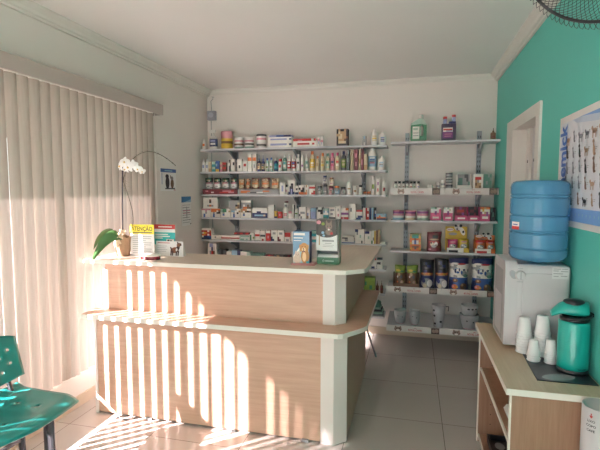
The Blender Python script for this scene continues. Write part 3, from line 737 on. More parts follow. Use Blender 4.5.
# dog and cat product box on a pink leaflet tray
Y = 2.86; X0, X1, _ = pxr(Y, 290.5, 314.5, 264)
pk = mat('leaflet_pink', (.48, .22, .22), .5, noise=.1)
tag(MB().box(X0, X1, Y, Y+.11, CTZ, CTZ+.008, pk, .002).box(X0+.006, X1-.008, Y+.006, Y+.104, CTZ+.008, CTZ+.013, pk).build('leaflet_tray', None, ((X0+X1)/2, Y+.05, CTZ)),
    'flat pink leaflet pad under the golden dog box on the countertop', 'tray')
Y = 2.88; X0, X1, Z1 = pxr(Y, 293, 309.5, 231.5); zb = CTZ+.0135
m_ = MB().box(X0, X1, Y, Y+.07, zb, Z1, 'n')
W, H = X1-X0, Z1-zb
D = Decal(m_, (X0, Y, zb), (1, 0, 0), (0, 0, 1), (0, -1, 0))
D.rect(0, 0, W, H, mat('print_sky_blue', (.13, .27, .40), .35, noise=.15, nscale=25))
D.rect(W*.05, H*.88, W*.72, H*.95, 'f').rect(W*.05, H*.78, W*.6, H*.81, 'f').rect(W*.05, H*.70, W*.5, H*.72, 'f')
D.poly([(0, 0), (W*.75, 0), (W*.95, H*.35), (W*.80, H*.62), (W*.45, H*.55), (W*.2, H*.35), (0, H*.2)], 'f')
D.poly([(W*.05, 0), (W*.9, 0), (W*.85, H*.45), (W*.5, H*.5), (W*.25, H*.3)], mat('print_pale_teal', (.30, .52, .55), .4))
GD, GD2, CAT = mat('print_golden_fur', (.50, .25, .08), .5, noise=.2, nscale=60), mat('print_golden_light', (.80, .58, .32), .5, noise=.1), mat('print_cat_fur', (.62, .48, .38), .5, noise=.25, nscale=60)
D.ell(W*.74, H*.22, W*.25, H*.24, GD, 18).ell(W*.68, H*.50, W*.24, H*.145, GD, 18)
D.ell(W*.46, H*.47, W*.06, H*.13, GD, 10, .15).ell(W*.89, H*.47, W*.06, H*.13, GD, 10, -.15).ell(W*.66, H*.43, W*.12, H*.065, GD2, 12).ell(W*.65, H*.375, W*.075, H*.032, 'k', 8).ell(W*.65, H*.36, W*.04, H*.018, 'i', 8).ell(W*.65, H*.45, W*.05, H*.022, 'k', 8).ell(W*.57, H*.525, W*.025, H*.012, 'k', 8).ell(W*.75, H*.525, W*.025, H*.012, 'k', 8).ell(W*.70, H*.2, W*.12, H*.15, GD2, 12)
D.ell(W*.28, H*.12, W*.25, H*.13, CAT, 16).ell(W*.28, H*.27, W*.17, H*.095, CAT, 16).poly([(W*.13, H*.31), (W*.16, H*.40), (W*.24, H*.34)], CAT).poly([(W*.32, H*.34), (W*.41, H*.40), (W*.43, H*.31)], CAT)
D.ell(W*.22, H*.28, W*.022, H*.012, 'k', 8).ell(W*.34, H*.28, W*.022, H*.012, 'k', 8).ell(W*.28, H*.245, W*.02, H*.01, 'h', 8)
D.rect(W*.82, 0, W*.98, H*.07, 't')
tag(m_.build('medicine_box', None, ((X0+X1)/2, Y+.03, zb)), 'blue product box picturing a golden dog and cat on the countertop', 'box')
# leaflet dispenser with the kitten picture
Y = 2.95; X0, X1, Z1 = pxr(Y, 317, 339, 219.5); X0t = X0
W, H = X1-X0, Z1-CTZ
m_ = MB().box(X0, X1, Y, Y+.10, CTZ, CTZ+.045, mat('dispenser_green', (.02, .14, .06), .35, noise=.05))
Dp = Decal(m_, (X0, Y, CTZ), (1, 0, 0), (0, 0, 1), (0, -1, 0))
Dp.ell(W*.3, .022, .008, .008, 'q', 10).ell(W*.3, .022, .005, .005, 'g', 10).rect(W*.38, .018, W*.78, .026, 'q')
dsp = m_.build('leaflet_dispenser', None, ((X0+X1)/2, Y+.05, CTZ))
tag(dsp, 'white and green cardboard dispenser with a kitten picture on the countertop', 'display')
m_ = MB().box(X0, X1, Y+.098, Y+.1, CTZ+.045, Z1, 'e').box(X1-.002, X1, Y, Y+.098, CTZ+.045, Z1, mat('dispenser_side', (.38, .38, .34), .5, noise=.15)).box(X0, X0+.002, Y, Y+.098, CTZ+.045, Z1, 'e')
m_.box(X0+.002, X1-.002, Y, Y+.098, Z1-.002, Z1, 'e').build('case', dsp)
zf = CTZ+.092
m_ = MB().box(X0-.004, X1-.01, Y-.004, Y-.001, zf, Z1, M_paper); W2 = X1-.01-X0+.004; H2 = Z1-zf
D = Decal(m_, (X0-.004, Y-.004, zf), (1, 0, 0), (0, 0, 1), (0, -1, 0))
dk = mat('print_dark_foliage', (.055, .05, .04), .5, noise=.6, nscale=50); fur = mat('print_tabby_fur', (.22, .17, .13), .5, noise=.35, nscale=90)
arc = [(W2*(1-t), H2*(.42+.10*(2*t-1)**2)) for t in [i/10 for i in range(11)]]
D.poly([(0, H2), ]+[(p[0], p[1]) for p in reversed(arc)]+[(W2, H2)], dk)
D.ell(W2*.60, H2*.60, W2*.17, H2*.10, fur, 14).ell(W2*.60, H2*.78, W2*.16, H2*.12, fur, 16).poly([(W2*.46, H2*.84), (W2*.47, H2*.99), (W2*.57, H2*.88)], fur).poly([(W2*.63, H2*.88), (W2*.73, H2*.99), (W2*.74, H2*.84)], fur)
D.ell(W2*.54, H2*.79, W2*.025, H2*.018, 'k', 8).ell(W2*.67, H2*.79, W2*.025, H2*.018, 'k', 8).ell(W2*.60, H2*.73, W2*.03, H2*.018, 'i', 8).ell(W2*.60, H2*.68, W2*.05, H2*.03, 'f', 8)
D.ell(W2*.13, H2*.91, W2*.10, H2*.065, 'i', 14).ell(W2*.33, H2*.86, W2*.08, H2*.05, 'l', 12).ell(W2*.32, H2*.58, W2*.07, H2*.045, 's', 12).ell(W2*.36, H2*.49, W2*.06, H2*.035, 's', 12).ell(W2*.73, H2*.56, W2*.07, H2*.045, 'r', 12)
D.poly([(W2*.13, H2*.18), (W2*.18, H2*.18), (W2*.18, H2*.5), (W2*.13, H2*.5)], 'a')
D.rect(W2*.30, H2*.295, W2*.85, H2*.345, 'e').rect(W2*.42, H2*.235, W2*.74, H2*.25, 'e').rect(W2*.32, H2*.18, W2*.86, H2*.19, 'e').rect(W2*.32, H2*.13, W2*.80, H2*.14, 'e')
m_.build('picture_panel', dsp)
m_ = MB()
for i in range(6): m_.box(X0+.006, X1-.006, Y+.006+.002*i, Y+.09, CTZ+.0455+.003*i, CTZ+.048+.003*i, M_paper)
m_.build('leaflets', dsp)

# ------------------------------------------------------------------ posters
def wall_sheet(nm, side, y0, y1, z0, z1, label, cat, draw, base=M_paper):
    m_ = MB()
    if side == 'L': m_.box(LX+.001, LX+.003, y0, y1, z0, z1, base); D = Decal(m_, (LX+.003, y1 if False else y0, z0), (0, 1, 0), (0, 0, 1), (1, 0, 0))
    else: m_.box(RX-.004, RX-.001, y0, y1, z0, z1, base); D = Decal(m_, (RX-.004, y1, z0), (0, -1, 0), (0, 0, 1), (-1, 0, 0))
    draw(D, y1-y0, z1-z0); tag(m_.build(nm, None, (LX if side == 'L' else RX, (y0+y1)/2, z0)), label, cat)
def d1(D, W, H):
    D.rect(0, H*.84, W, H, 'b').rect(W*.25, H*.89, W*.75, H*.94, 's').rect(W*.06, H*.30, W*.10, H*.80, 'u')
    D.ell(W*.42, H*.38, W*.13, H*.28, 'k', 16).ell(W*.40, H*.66, W*.11, H*.10, 'k', 12).ell(W*.72, H*.34, W*.11, H*.22, 'h', 14).ell(W*.71, H*.58, W*.09, H*.09, mat('print_fur_grey', (.25, .22, .22), .6, noise=.3), 12)
    D.rect(W*.26, H*.08, W*.9, H*.14, 'd').ell(W*.62, H*.64, W*.03, H*.09, 'h', 8).rect(W*.8, H*.03, W*.95, H*.06, 'r')
wall_sheet('poster', 'L', 3.92, 4.215, 1.59, 1.81, 'white poster with blue header and two sitting dogs on the left wall', 'poster', d1)
def d2(D, W, H):
    D.rect(0, H*.80, W, H, mat('poster_blue', (.04, .18, .36), .5, noise=.1)).poly([(W*.2, H*.80), (W, H*.80), (W, H*.90), (W*.6, H*.85)], 's')
    for i, c in enumerate('edueddde'): D.rect(W*.08, H*(.70-.085*i), W*(.92-.1*(i % 2)), H*(.715-.085*i), c)
    D.rect(W*.1, H*.50, W*.9, H*.535, 'i').rect(W*.1, H*.42, W*.9, H*.445, 'i').ell(W*.5, H*.45, W*.05, H*.22, 'e', 10).rect(W*.84, H*.03, W*.94, H*.07, 'k')
wall_sheet('poster', 'L', 4.315, 4.525, 1.215, 1.53, 'narrow white leaflet with dark blue top and text lines, nearer the shelves', 'poster', d2)
def d3(D, W, H):
    bl1, bl2, bl3 = mat('poster_band_blue', (.16, .32, .62), .4, noise=.2, nscale=6), mat('poster_pale_blue', (.50, .58, .70), .4, noise=.05), mat('poster_letters_blue', (.05, .16, .50), .4)
    B = .035
    D.rect(B, H*.115, W-B, H-B, mat('poster_field_pale', (.66, .69, .74), .4, noise=.03, nscale=5))
    D.poly([(W*.22, H-B), (W*.30, H*.90), (W-B, H*.80), (W-B, H-B)], bl2).poly([(W*.34, H-B), (W*.45, H*.93), (W-B, H*.86), (W-B, H-B)], bl1)
    D.rect(B, B*.9, W-B, H*.115+.03, bl1)
    for k in range(14): D.ell(.12+.05*k, H*.115, .006, .008, 's', 8)
    D.text('Chemick', B+.062, H*.555, .155, bl3, H*.72, PI/2)
    rnd = random.Random(5)
    cols = [mat('poster_animal_brown', (.20, .12, .09), .5), mat('poster_animal_black', (.02, .02, .025), .5), mat('poster_animal_grey', (.22, .23, .27), .5), mat('poster_animal_tan', (.40, .27, .19), .5)]
    for r in range(5):
        for c in range(8):
            u = .155+.092*c+rnd.uniform(-.008, .008); v = H*(.235+.135*r)+rnd.uniform(-.006, .006)
            if u > W-.06 or v > H*.86-.0*c: continue
            cc = cols[rnd.randrange(4)]; k = rnd.choice(('sit', 'stand', 'sit'))
            s = rnd.uniform(.9, 1.2)*1.05
            D.k = 8
            if k == 'sit':
                D.ell(u, v, .011*s, .020*s, cc, 10, .1).ell(u-.005*s, v+.018*s, .006*s, .016*s, cc, 8, .2).ell(u-.007*s, v+.034*s, .010*s, .007*s, cc, 8).poly([(u-.006*s, v+.038*s), (u-.003*s, v+.048*s), (u, v+.038*s)], cc).ell(u+.010*s, v-.014*s, .012*s, .005*s, cc, 8)
            else:
                D.ell(u, v, .024*s, .010*s, cc, 10).ell(u-.025*s, v+.012*s, .009*s, .008*s, cc, 8, .4).ell(u-.018*s, v+.006*s, .008*s, .007*s, cc, 8)
                for q in (-.018, -.010, .010, .018): D.poly([(u+q*s-.0025, v-.026*s), (u+q*s+.0025, v-.026*s), (u+q*s+.003, v), (u+q*s-.003, v)], cc)
                D.ell(u+.026*s, v+.006*s, .010*s, .002*s, cc, 6, .8)
            D.k = 8
            D.rect(u+.018, v+.012, u+.040, v+.0145, 'e').rect(u+.018, v+.004, u+.036, v+.0065, 'e')
wall_sheet('poster', 'R', 1.95, 2.87, 1.408, 2.0, 'large white and blue breed chart of small animals on the teal wall', 'poster', d3, mat('poster_white', (.72, .70, .68), .35, noise=.02))

# ------------------------------------------------------------------ sensor with its cable
c = on(1, 4.93, 211, 115.5)
m_ = MB().box(c.x-.052, c.x+.052, 4.925, 4.979, c.z-.055, c.z+.055, mat('sensor_grey', (.30, .30, .34), .4, noise=.05), .014)
D = Decal(m_, (c.x, 4.925, c.z), (1, 0, 0), (0, 0, 1), (0, -1, 0)); D.ell(0, .005, .033, .03, mat('sensor_lens', (.42, .43, .50), .3), 16)
sn = m_.build('alarm_sensor', None, (c.x, 4.95, c.z)); tag(sn, 'small grey alarm sensor box high in the left corner above the shelves', 'sensor')
MB().tube([(c.x-.01, 4.972, c.z+.055), (c.x-.015, 4.972, c.z+.13), (c.x-.02, 4.972, c.z+.17), (c.x+.01, 4.972, c.z+.20), (c.x-.005, 4.972, c.z+.225), (c.x+.02, 4.972, c.z+.215)], .004, M_bracket, 6).build('cable', sn)
MB().tube([(c.x-.02, 4.975, c.z-.055), (c.x-.02, 4.975, 1.9), (c.x-.02, 4.975, 1.06)], .004, M_bracket, 6).build('cable', sn)

# ------------------------------------------------------------------ wall fan
fc = C0+(cf*CF+cr*(613-300)+cu*(225+80))/CF*1.18
rad = 93*1.18/CF
ax = Vector((-.62, -.74, -.26)).normalized(); e1 = ax.cross(Vector((0, 0, 1))).normalized(); e2 = e1.cross(ax)
# keep the guard clear of the wall
fn = empty('wall_fan', fc); tag(fn, 'black oscillating fan with wire guard high on the teal wall', 'fan')
def FP(r, a, h): return fc+e1*(r*math.cos(a))+e2*(r*math.sin(a))+ax*h
MB().tube([FP(rad, 2*PI*i/64, 0) for i in range(64)], .0048, M_black, 8, closed=True).build('guard_ring', fn)
NW = 104
g = MB(); g2 = MB()
for i in range(NW):
    a0_ = 2*PI*i/NW
    g.tube([FP(rad*(.17+.83*t), a0_+.9*t*t, .075*(1-t**3)) for t in [k/10 for k in range(11)]], .0009, M_black, 4, cap=False)
    g2.tube([FP(rad*(.25+.83*t), a0_-.5*t*t, -.085*(1-max(0, t-.2)**2.2*1.2)) for t in [k/9 for k in range(10)]]+[FP(rad*1.085, a0_-.5-.05, -.01), FP(rad*1.0, a0_-.5-.085, .002)], .0009, M_black, 4, cap=False)
g.tube([FP(rad*.55, 2*PI*i/40, .062) for i in range(40)], .0016, M_black, 5, closed=True)
g.build('front_guard', fn); g2.build('rear_guard', fn)
def axlathe(prof, nm, mt):
    m_ = MB(); vs = []; S = 20
    for (r, h) in prof: vs += [FP(r, 2*PI*j/S, h) for j in range(S)]
    m_.add(vs, [(i*S+j, i*S+(j+1) % S, (i+1)*S+(j+1) % S, (i+1)*S+j) for i in range(len(prof)-1) for j in range(S)], mt, True); m_.build(nm, fn)
axlathe([(.0001, .082), (.04, .082), (.046, .076), (.046, .070), (.0001, .070)], 'badge', M_black)
axlathe([(.0001, .04), (.03, .035), (.035, .0), (.0001, -.01)], 'hub', M_black)
axlathe([(.0001, -.075), (.06, -.078), (.068, -.10), (.062, -.15), (.03, -.17), (.0001, -.17)], 'motor_housing', M_black)
for k in range(3):
    m_ = MB(); vs = []
    for i in range(9):
        t = i/8; r = .03+t*(rad*.86-.03)
        for s1 in (-1, 0, 1):
            a = 2*PI*k/3+.3*t+s1*(.42-.1*t); vs.append(FP(r, a, .012+.020*s1))
    vs += [v-ax*.002 for v in vs]
    m_.add(vs, [(i*3+j, i*3+j+1, i*3+j+4, i*3+j+3) for i in range(8) for j in range(2)]+[(27+i*3+j, 27+i*3+j+1, 27+i*3+j+4, 27+i*3+j+3) for i in range(8) for j in range(2)], M_black, True)
    m_.build('blade', fn)
bk_ = fc-ax*.16; wy = bk_.y
MB().tube([bk_, bk_+Vector((.03, .02, -.10)), (RX-.05, wy+.04, bk_.z-.16), (RX-.005, wy+.04, bk_.z-.16)], .016, M_black, 10).box(RX-.03, RX-.002, wy-.02, wy+.10, bk_.z-.24, bk_.z-.08, M_black, .006).build('wall_bracket', fn)
# ------------------------------------------------------------------ wall shelving
BYI = BY-.013
def upright(x, z0, z1, lab):
    m_ = MB().box(x-.022, x+.022, BYI-.012, BYI+.012, z0, z1, M_steel)
    D = Decal(m_, (x, BYI-.012, z0), (1, 0, 0), (0, 0, 1), (0, -1, 0))
    z = .03
    while z < z1-z0-.03:
        D.k = 1; D.rect(-.013, z, -.006, z+.022, M_hole).k = 1; D.rect(.006, z, .013, z+.022, M_hole); z += .05
    tag(m_.build('shelf_upright', None, (x, BYI, z0)), lab, 'shelf rail', 'slotted shelf rails on the back wall')
LU = (-2.015, -1.262, -.527); RU = (-.072, .645)
for x, l_ in zip(LU, ('nearest the left wall', 'in the middle of the left shelves', 'near the right end of the left shelves')): upright(x, .22, 2.14, 'slotted grey steel wall rail '+l_)
for x, l_ in zip(RU, ('at the left of the pet food shelves', 'by the teal wall behind the pet food shelves')): upright(x, .2, 2.2, 'slotted grey steel wall rail '+l_)
SB = {}
def shelf(key, x0, x1, z, yf, ups, label, th=.02, rail=None):
    m_ = MB().box(x0, x1, yf, BYI-.014, z-th/2, z+th/2, M_grey, .002)
    o = m_.build('wall_shelf', None, ((x0+x1)/2, BYI, z)); tag(o, label, 'shelf', 'laminate wall shelves')
    for x in ups:
        zt = z-th/2-.001
        MB().prism([(BYI-.014, zt), (BYI-.014, zt-.10), (BYI-.05, zt-.085), (yf+.09, zt-.025), (yf+.04, zt-.012), (yf+.04, zt)], x-.012, x+.012, M_bracket, 'X').build('bracket', o)
    SB[key] = (z+th/2, yf)
    if rail:
        zr0, zr1 = z-th/2-.012, z-th/2+rail-.012
        nseg = 2; segs = [(x0, x0+.53), (x0+.532, x1)]
        for (a, b) in segs:
            r_ = MB().box(a, b, yf-.006, yf-.001, zr0, zr1, mat('price_rail_white', (.66, .64, .60), .35, noise=.03))
            D = Decal(r_, (a, yf-.006, zr0), (1, 0, 0), (0, 0, 1), (0, -1, 0)); H = zr1-zr0; W = .53
            f1, f2 = mat('rail_cat_brown', (.26, .18, .14), .5, noise=.4, nscale=70), mat('rail_cat_dark', (.09, .06, .05), .5, noise=.5, nscale=70)
            if a+.14 < b:
                D.ell(.11, H*.40, .036, H*.38, f1, 14).poly([(.078, H*.6), (.083, H*.97), (.103, H*.74)], f1).poly([(.117, H*.74), (.137, H*.97), (.142, H*.6)], f1).ell(.11, H*.22, .018, H*.16, 'f', 8).ell(.098, H*.5, .006, H*.07, 'k', 6).ell(.122, H*.5, .006, H*.07, 'k', 6)
                D.text('ROYAL CANIN', .27, H*.38, .026, 'r', .125).text('www', .27, H*.74, .014, 'r', .024)
            if a+.48 < b:
                D.rect(.415, 0, .49, H, f2).ell(.438, H*.45, .016, H*.3, f1, 8).ell(.466, H*.5, .018, H*.34, f1, 8)
            r_.build('price_rail', o)
xr = .803
shelf('L1', -2.345, -.268, 2.050, 4.70, LU, 'topmost grey wall shelf of the left unit, holding tubs and spray bottles')
shelf('L2', -2.345, -.272, 1.795, 4.70, LU, 'second shelf down of the left unit, holding shampoo bottles')
shelf('L3', -2.345, -.270, 1.541, 4.70, LU, 'third shelf down of the left unit, holding pouches and pill tubs')
shelf('L4', -2.345, -.262, 1.280, 4.70, LU, 'fourth shelf down of the left unit, holding small medicine cartons')
shelf('L5', -2.345, -.262, 1.026, 4.70, LU, 'fifth shelf down of the left unit, just above the counter')
shelf('L6', -2.345, -.264, .765, 4.70, LU, 'sixth shelf down of the left unit, mostly hidden by the counter')
shelf('L7', -2.345, -.268, .508, 4.70, LU, 'seventh shelf down of the left unit, holding lime green box')
shelf('L8', -2.345, -.270, .262, 4.70, LU, 'lowest shelf of the left unit, holding folded green cloths')
shelf('R1', -.232, xr, 2.078, 4.70, RU, 'topmost grey shelf of the right unit, almost empty with two jugs')
shelf('R2', -.232, xr, 1.575, 4.70, RU, 'second shelf of the right unit with white price rail and droppers', rail=.066)
shelf('R3', -.222, xr, 1.283, 4.70, RU, 'third shelf of the right unit, holding pink pet food packs')
shelf('R4', -.222, xr, .966, 4.70, RU, 'fourth shelf of the right unit, holding yellow and orange packs')
shelf('R5', -.245, xr, .600, 4.56, RU, 'fifth shelf of the right unit with price rail and big bags', rail=.058)
shelf('R6', -.228, xr, .268, 4.34, RU, 'lowest deep shelf of the right unit with price rail and bowls', rail=.058)

# ------------------------------------------------------------------ goods
SHN = {'L1': 'on the top left shelf', 'L2': 'on the second left shelf', 'L3': 'on the third left shelf', 'L4': 'on the fourth left shelf', 'L5': 'on the fifth left shelf',
       'L6': 'on the sixth left shelf', 'L7': 'on the seventh left shelf', 'L8': 'on the lowest left shelf', 'R1': 'on the top right shelf', 'R2': 'on the second right shelf',
       'R3': 'on the third right shelf', 'R4': 'on the fourth right shelf', 'R5': 'on the fifth right shelf', 'R6': 'on the lowest right shelf'}
def rows_decal(D, W, H, bmp, base):
    rws = bmp.split('/'); n = len(rws)
    for i, r in enumerate(rws):
        v1 = H*(1-i/n); v0 = H*(1-(i+1)/n); k = len(r); j = 0
        while j < k:
            e = j
            while e+1 < k and r[e+1] == r[j]: e += 1
            if r[j] not in ('.', base): D.k = 2; D.rect(W*j/k, v0, W*(e+1)/k, v1, r[j])
            j = e+1
def carton(x0, x1, z0, z1, y, dep, base, bmp):
    m_ = MB().box(x0, x1, y, y+dep, z0, z1, base, .0012)
    if bmp: rows_decal(Decal(m_, (x0, y, z0), (1, 0, 0), (0, 0, 1), (0, -1, 0)), x1-x0, z1-z0, bmp, base)
    W, H = x1-x0, z1-z0
    return m_, 'carton', []
def prof_body(r, h, base, band, b0=.18, b1=.72, sh=.8, neck=.4):
    pr = [(.00001, 0), (r*.94, 0), (r, h*.03), (r, h*b0), (r*1.002, h*b0+.0002), (r*1.002, h*b1), (r, h*b1+.0002), (r, h*sh), (r*.88, h*(sh+(1-sh)*.45)), (r*neck, h*.985), (r*neck, h)]
    ms = [base]*10; ms[4] = band; return pr, ms
def bottle(x0, x1, z0, z1, y, dep, base, bmp, style='std', cap='w'):
    band = bmp[0] if bmp else base
    r = (x1-x0)/2; cx = (x0+x1)/2; H = z1-z0; sy = min(1, dep/(2*r)); cy = y+r*sy
    kids = []
    capf = {'std': .17, 'drop': .36, 'pill': .22, 'fat': .12, 'spray': .0, 'tall': .14}[style]
    sh = {'std': .80, 'drop': .86, 'pill': .90, 'fat': .78, 'spray': .7, 'tall': .90}[style]
    neck = {'std': .42, 'drop': .35, 'pill': .80, 'fat': .36, 'spray': .3, 'tall': .62}[style]
    hb = H*(1-capf) if style != 'spray' else H*.72
    pr, ms = prof_body(r, hb, base, band, sh=sh, neck=neck)
    m_ = MB().lathe(pr, (cx, cy, z0), base, 14, mats=ms, sy=sy)
    if len(bmp) > 1:       # printed marks on the label
        for i, c_ in enumerate(bmp[1:]):
            a = hb*(.24+.42*(i+.3)/max(1, len(bmp)-1)); curved2(m_, cx, cy, r*1.012, sy, -PI/2-.62, -PI/2+.62, z0+a, z0+a+hb*.28/max(1, len(bmp)-1), c_)
    c_ = MB()
    if style == 'drop': c_.lathe([(r*.38, hb), (r*.40, hb+H*.10), (r*.16, hb+H*.14), (r*.10, H), (.00001, H)], (cx, cy, z0), cap, 10, sy=sy)
    elif style == 'spray':
        c_.lathe([(r*.34, hb-.001), (r*.34, hb+H*.06), (r*.2, hb+H*.08), (r*.2, hb+H*.14)], (cx, cy, z0), cap, 10)
        c_.box(cx-r*1.0, cx+r*.45, cy-r*.22, cy+r*.22, z0+hb+H*.13, z1, cap, .002).box(cx-r*1.25, cx-r*.95, cy-r*.12, cy+r*.12, z0+hb+H*.17, z1-H*.03, cap)
        c_.tube([(cx-r*.45, cy, z0+hb+H*.14), (cx-r*.75, cy, z0+hb+H*.05), (cx-r*.65, cy, z0+hb-H*.03)], r*.1, cap, 6)
    else:
        cr_ = r*(neck+.10) if style != 'pill' else r*.9
        c_.lathe([(cr_, hb), (cr_, H*.985), (cr_*.9, H), (.00001, H)], (cx, cy, z0), cap, 12, sy=sy)
    return m_, 'bottle', [('cap' if style != 'spray' else 'spray_trigger', c_)]
def curved2(mb, cx, cy, r, sy, a0, a1, z0_, z1_, mt, n=6):
    vs = []
    for i in range(n+1):
        a = a0+(a1-a0)*i/n; vs += [(cx+r*math.cos(a), cy+r*sy*math.sin(a), z0_), (cx+r*math.cos(a), cy+r*sy*math.sin(a), z1_)]
    mb.add(vs, [(2*i, 2*i+2, 2*i+3, 2*i+1) for i in range(n)], mt, True)
def tub(x0, x1, z0, z1, y, dep, base, bmp, cap='w'):
    """straight sided tin or tub, bands of colour from top to bottom, lid as a child"""
    r = (x1-x0)/2; cx = (x0+x1)/2; cy = y+r; H = z1-z0; n = len(bmp) or 1
    pr = [(.00001, 0), (r*.97, 0)]; ms = [base]
    for i in range(n):
        c_ = bmp[n-1-i] if bmp else base
        pr += [(r, H*.88*(i+.0001*(i > 0))/n+.0008), (r, H*.88*(i+1)/n)]; ms += [base, c_]
    m_ = MB().lathe(pr, (cx, cy, z0), base, 18, mats=ms)
    return m_, 'tub', [('lid', MB().lathe([(r*1.03, H*.87), (r*1.03, H*.985), (r*.98, H), (.00001, H)], (cx, cy, z0), cap, 18))]
def pouch(x0, x1, z0, z1, y, dep, base, bmp, art=None):
    """stand-up bag: pillow shape with flat crimped top, print in cells of its own front skin"""
    W, H = x1-x0, z1-z0; rws = bmp.split('/') if bmp else [base]; nv = max(10, len(rws)*2); nu = max(8, max(len(r) for r in rws)*2)
    m_ = MB(); V = {}
    def bulge(u, v):
        e = (1-abs(2*u-1)**2.6)**.7; t = min(1, (1-v)/.28) if v > .72 else 1
        return e*(.25+.75*t**.6) if v < .96 else e*.06
    for side in (0, 1):
        for i in range(nu+1):
            for j in range(nv+1):
                u, v = i/nu, j/nv
                tw = .5+.5*(1-.06*math.sin(PI*v)); wob = .012*W*math.sin(9*v+x0*40)
                x = x0+W*.5+(u-.5)*W*(1-.05*math.sin(PI*v)**2)+wob*(abs(2*u-1))
                zz = z0+v*H+(.02*H*math.sin(3.3*u+x0*31) if v > .9 else 0)
                b = bulge(u, v)*dep/2
                wr = .0025*math.sin(17*u+11*v+x0*9)*math.sin(PI*u)*(1 if v > .5 else .4)
                V[side, i, j] = (x, y+dep/2+(-b-wr if side == 0 else b), zz)
    idx = {}; vs = []
    for k_, p in V.items(): idx[k_] = len(vs); vs.append(p)
    groups = {}
    for i in range(nu):
        for j in range(nv):
            r = rws[len(rws)-1-min(len(rws)-1, int(j/nv*len(rws)))]; c_ = r[min(len(r)-1, int(i/nu*len(r)))]
            if c_ == '.': c_ = base
            groups.setdefault(c_, []).append((idx[0, i, j], idx[0, i+1, j], idx[0, i+1, j+1], idx[0, i, j+1]))
            groups.setdefault(base, []).append((idx[1, i, j], idx[1, i, j+1], idx[1, i+1, j+1], idx[1, i+1, j]))
    bnd = [(i, 0) for i in range(nu)]+[(nu, j) for j in range(nv)]+[(nu-i, nv) for i in range(nu)]+[(0, nv-j) for j in range(nv)]
    for a, b in zip(bnd, bnd[1:]+bnd[:1]): groups[base].append((idx[(0,)+a], idx[(1,)+a], idx[(1,)+b], idx[(0,)+b]))
    o = len(m_.v)
    m_.v += vs
    for c_, fs in groups.items():
        k_ = m_.m(GL(c_))
        for f in fs: m_.f.append(tuple(q+o for q in f)); m_.mi.append(k_); m_.sm.append(True)
    if art:
        fy = lambda u, v: y+dep/2-bulge(u, v)*dep/2-.0028*math.sin(PI*min(1, max(0, u)))
        lay = 0
        for (u, v, ru, rv, c_) in art:
            lay += 1; ring = []
            for q in (0, .5, 1):
                for k_ in range(14 if q else 1):
                    a_ = 2*PI*k_/14; uu, vv = u+ru*q*math.cos(a_), v+rv*q*math.sin(a_)
                    ring.append((x0+W*uu, fy(min(1, max(0, uu)), min(.99, max(0, vv)))-.0004*lay, z0+H*vv))
            fs = [(0, 1+k_, 1+(k_+1) % 14) for k_ in range(14)]+[(1+k_, 15+k_, 15+(k_+1) % 14, 1+(k_+1) % 14) for k_ in range(14)]
            m_.add(ring, fs, GL(c_), True)
    return m_, 'pouch', []
ART = dict(
 blue=[(.30, .84, .2, .03, 'f'), (.62, .83, .22, .025, 'r'), (.5, .62, .42, .15, 'f'), (.26, .70, .12, .07, 'e'), (.74, .55, .16, .08, 'e'), (.30, .62, .05, .07, 'n'), (.42, .58, .08, .035, 'b'), (.50, .66, .035, .05, 'n'), (.62, .58, .05, .06, 'b'), (.74, .66, .07, .03, 'n'), (.36, .70, .1, .012, 's'), (.82, .48, .12, .05, 'j'), (.15, .52, .1, .04, 'w'), (.30, .33, .14, .06, 'h'), (.28, .34, .06, .03, 'a'), (.28, .14, .15, .07, 'o'), (.20, .15, .05, .03, 'i'), (.40, .13, .05, .03, 'y'), (.72, .15, .17, .11, 'h'), (.66, .20, .06, .04, 'a'), (.80, .12, .05, .05, 'd'), (.48, .04, .2, .02, 'e')],
 navy=[(.5, .52, .44, .035, 'o'), (.3, .53, .12, .02, 'a'), (.68, .52, .12, .02, 'y'), (.5, .20, .40, .17, 'e'), (.28, .28, .12, .07, 'n'), (.70, .20, .2, .12, 'w'), (.36, .12, .14, .07, 'c'), (.5, .72, .2, .02, 'd'), (.3, .86, .08, .05, 'd')],
 red=[(.5, .62, .34, .04, 'a'), (.5, .48, .36, .05, 'r'), (.36, .38, .14, .09, 'c'), (.62, .40, .12, .11, 'w'), (.62, .34, .05, .04, 'k'), (.48, .28, .18, .07, 'e'), (.3, .45, .05, .05, 'k'), (.2, .12, .1, .04, 'i'), (.78, .24, .1, .05, 'h')],
 green=[(.34, .78, .2, .05, 'y'), (.68, .74, .14, .04, 'g'), (.5, .55, .36, .13, 'h'), (.4, .60, .13, .08, 'a'), (.62, .50, .12, .08, 'd'), (.28, .50, .06, .05, 'w'), (.3, .26, .16, .08, 'h'), (.28, .27, .07, .04, 'o'), (.7, .26, .16, .08, 'a'), (.7, .27, .06, .04, 'i'), (.5, .10, .3, .04, 'h')],
 treat=[(.5, .80, .3, .06, 'i'), (.5, .45, .36, .20, 'e'), (.38, .52, .10, .07, 'w'), (.62, .44, .14, .09, 'f'), (.66, .50, .04, .04, 'k'), (.32, .36, .06, .05, 'd'), (.5, .16, .36, .09, 'f'), (.5, .16, .24, .03, 'h')],
 cat=[(.5, .80, .36, .12, 'c'), (.45, .80, .2, .09, 'h'), (.4, .82, .07, .05, 'f'), (.62, .76, .1, .06, 'a'), (.5, .48, .42, .06, 'o'), (.5, .22, .36, .13, 'c'), (.4, .24, .12, .06, 'a')],
 paw=[(.5, .80, .38, .12, 'g'), (.46, .80, .2, .09, 'a'), (.42, .83, .07, .04, 'k'), (.62, .72, .1, .05, 'f'), (.5, .52, .42, .055, 'i'), (.5, .25, .40, .18, 'w'), (.5, .22, .2, .06, 'e')])
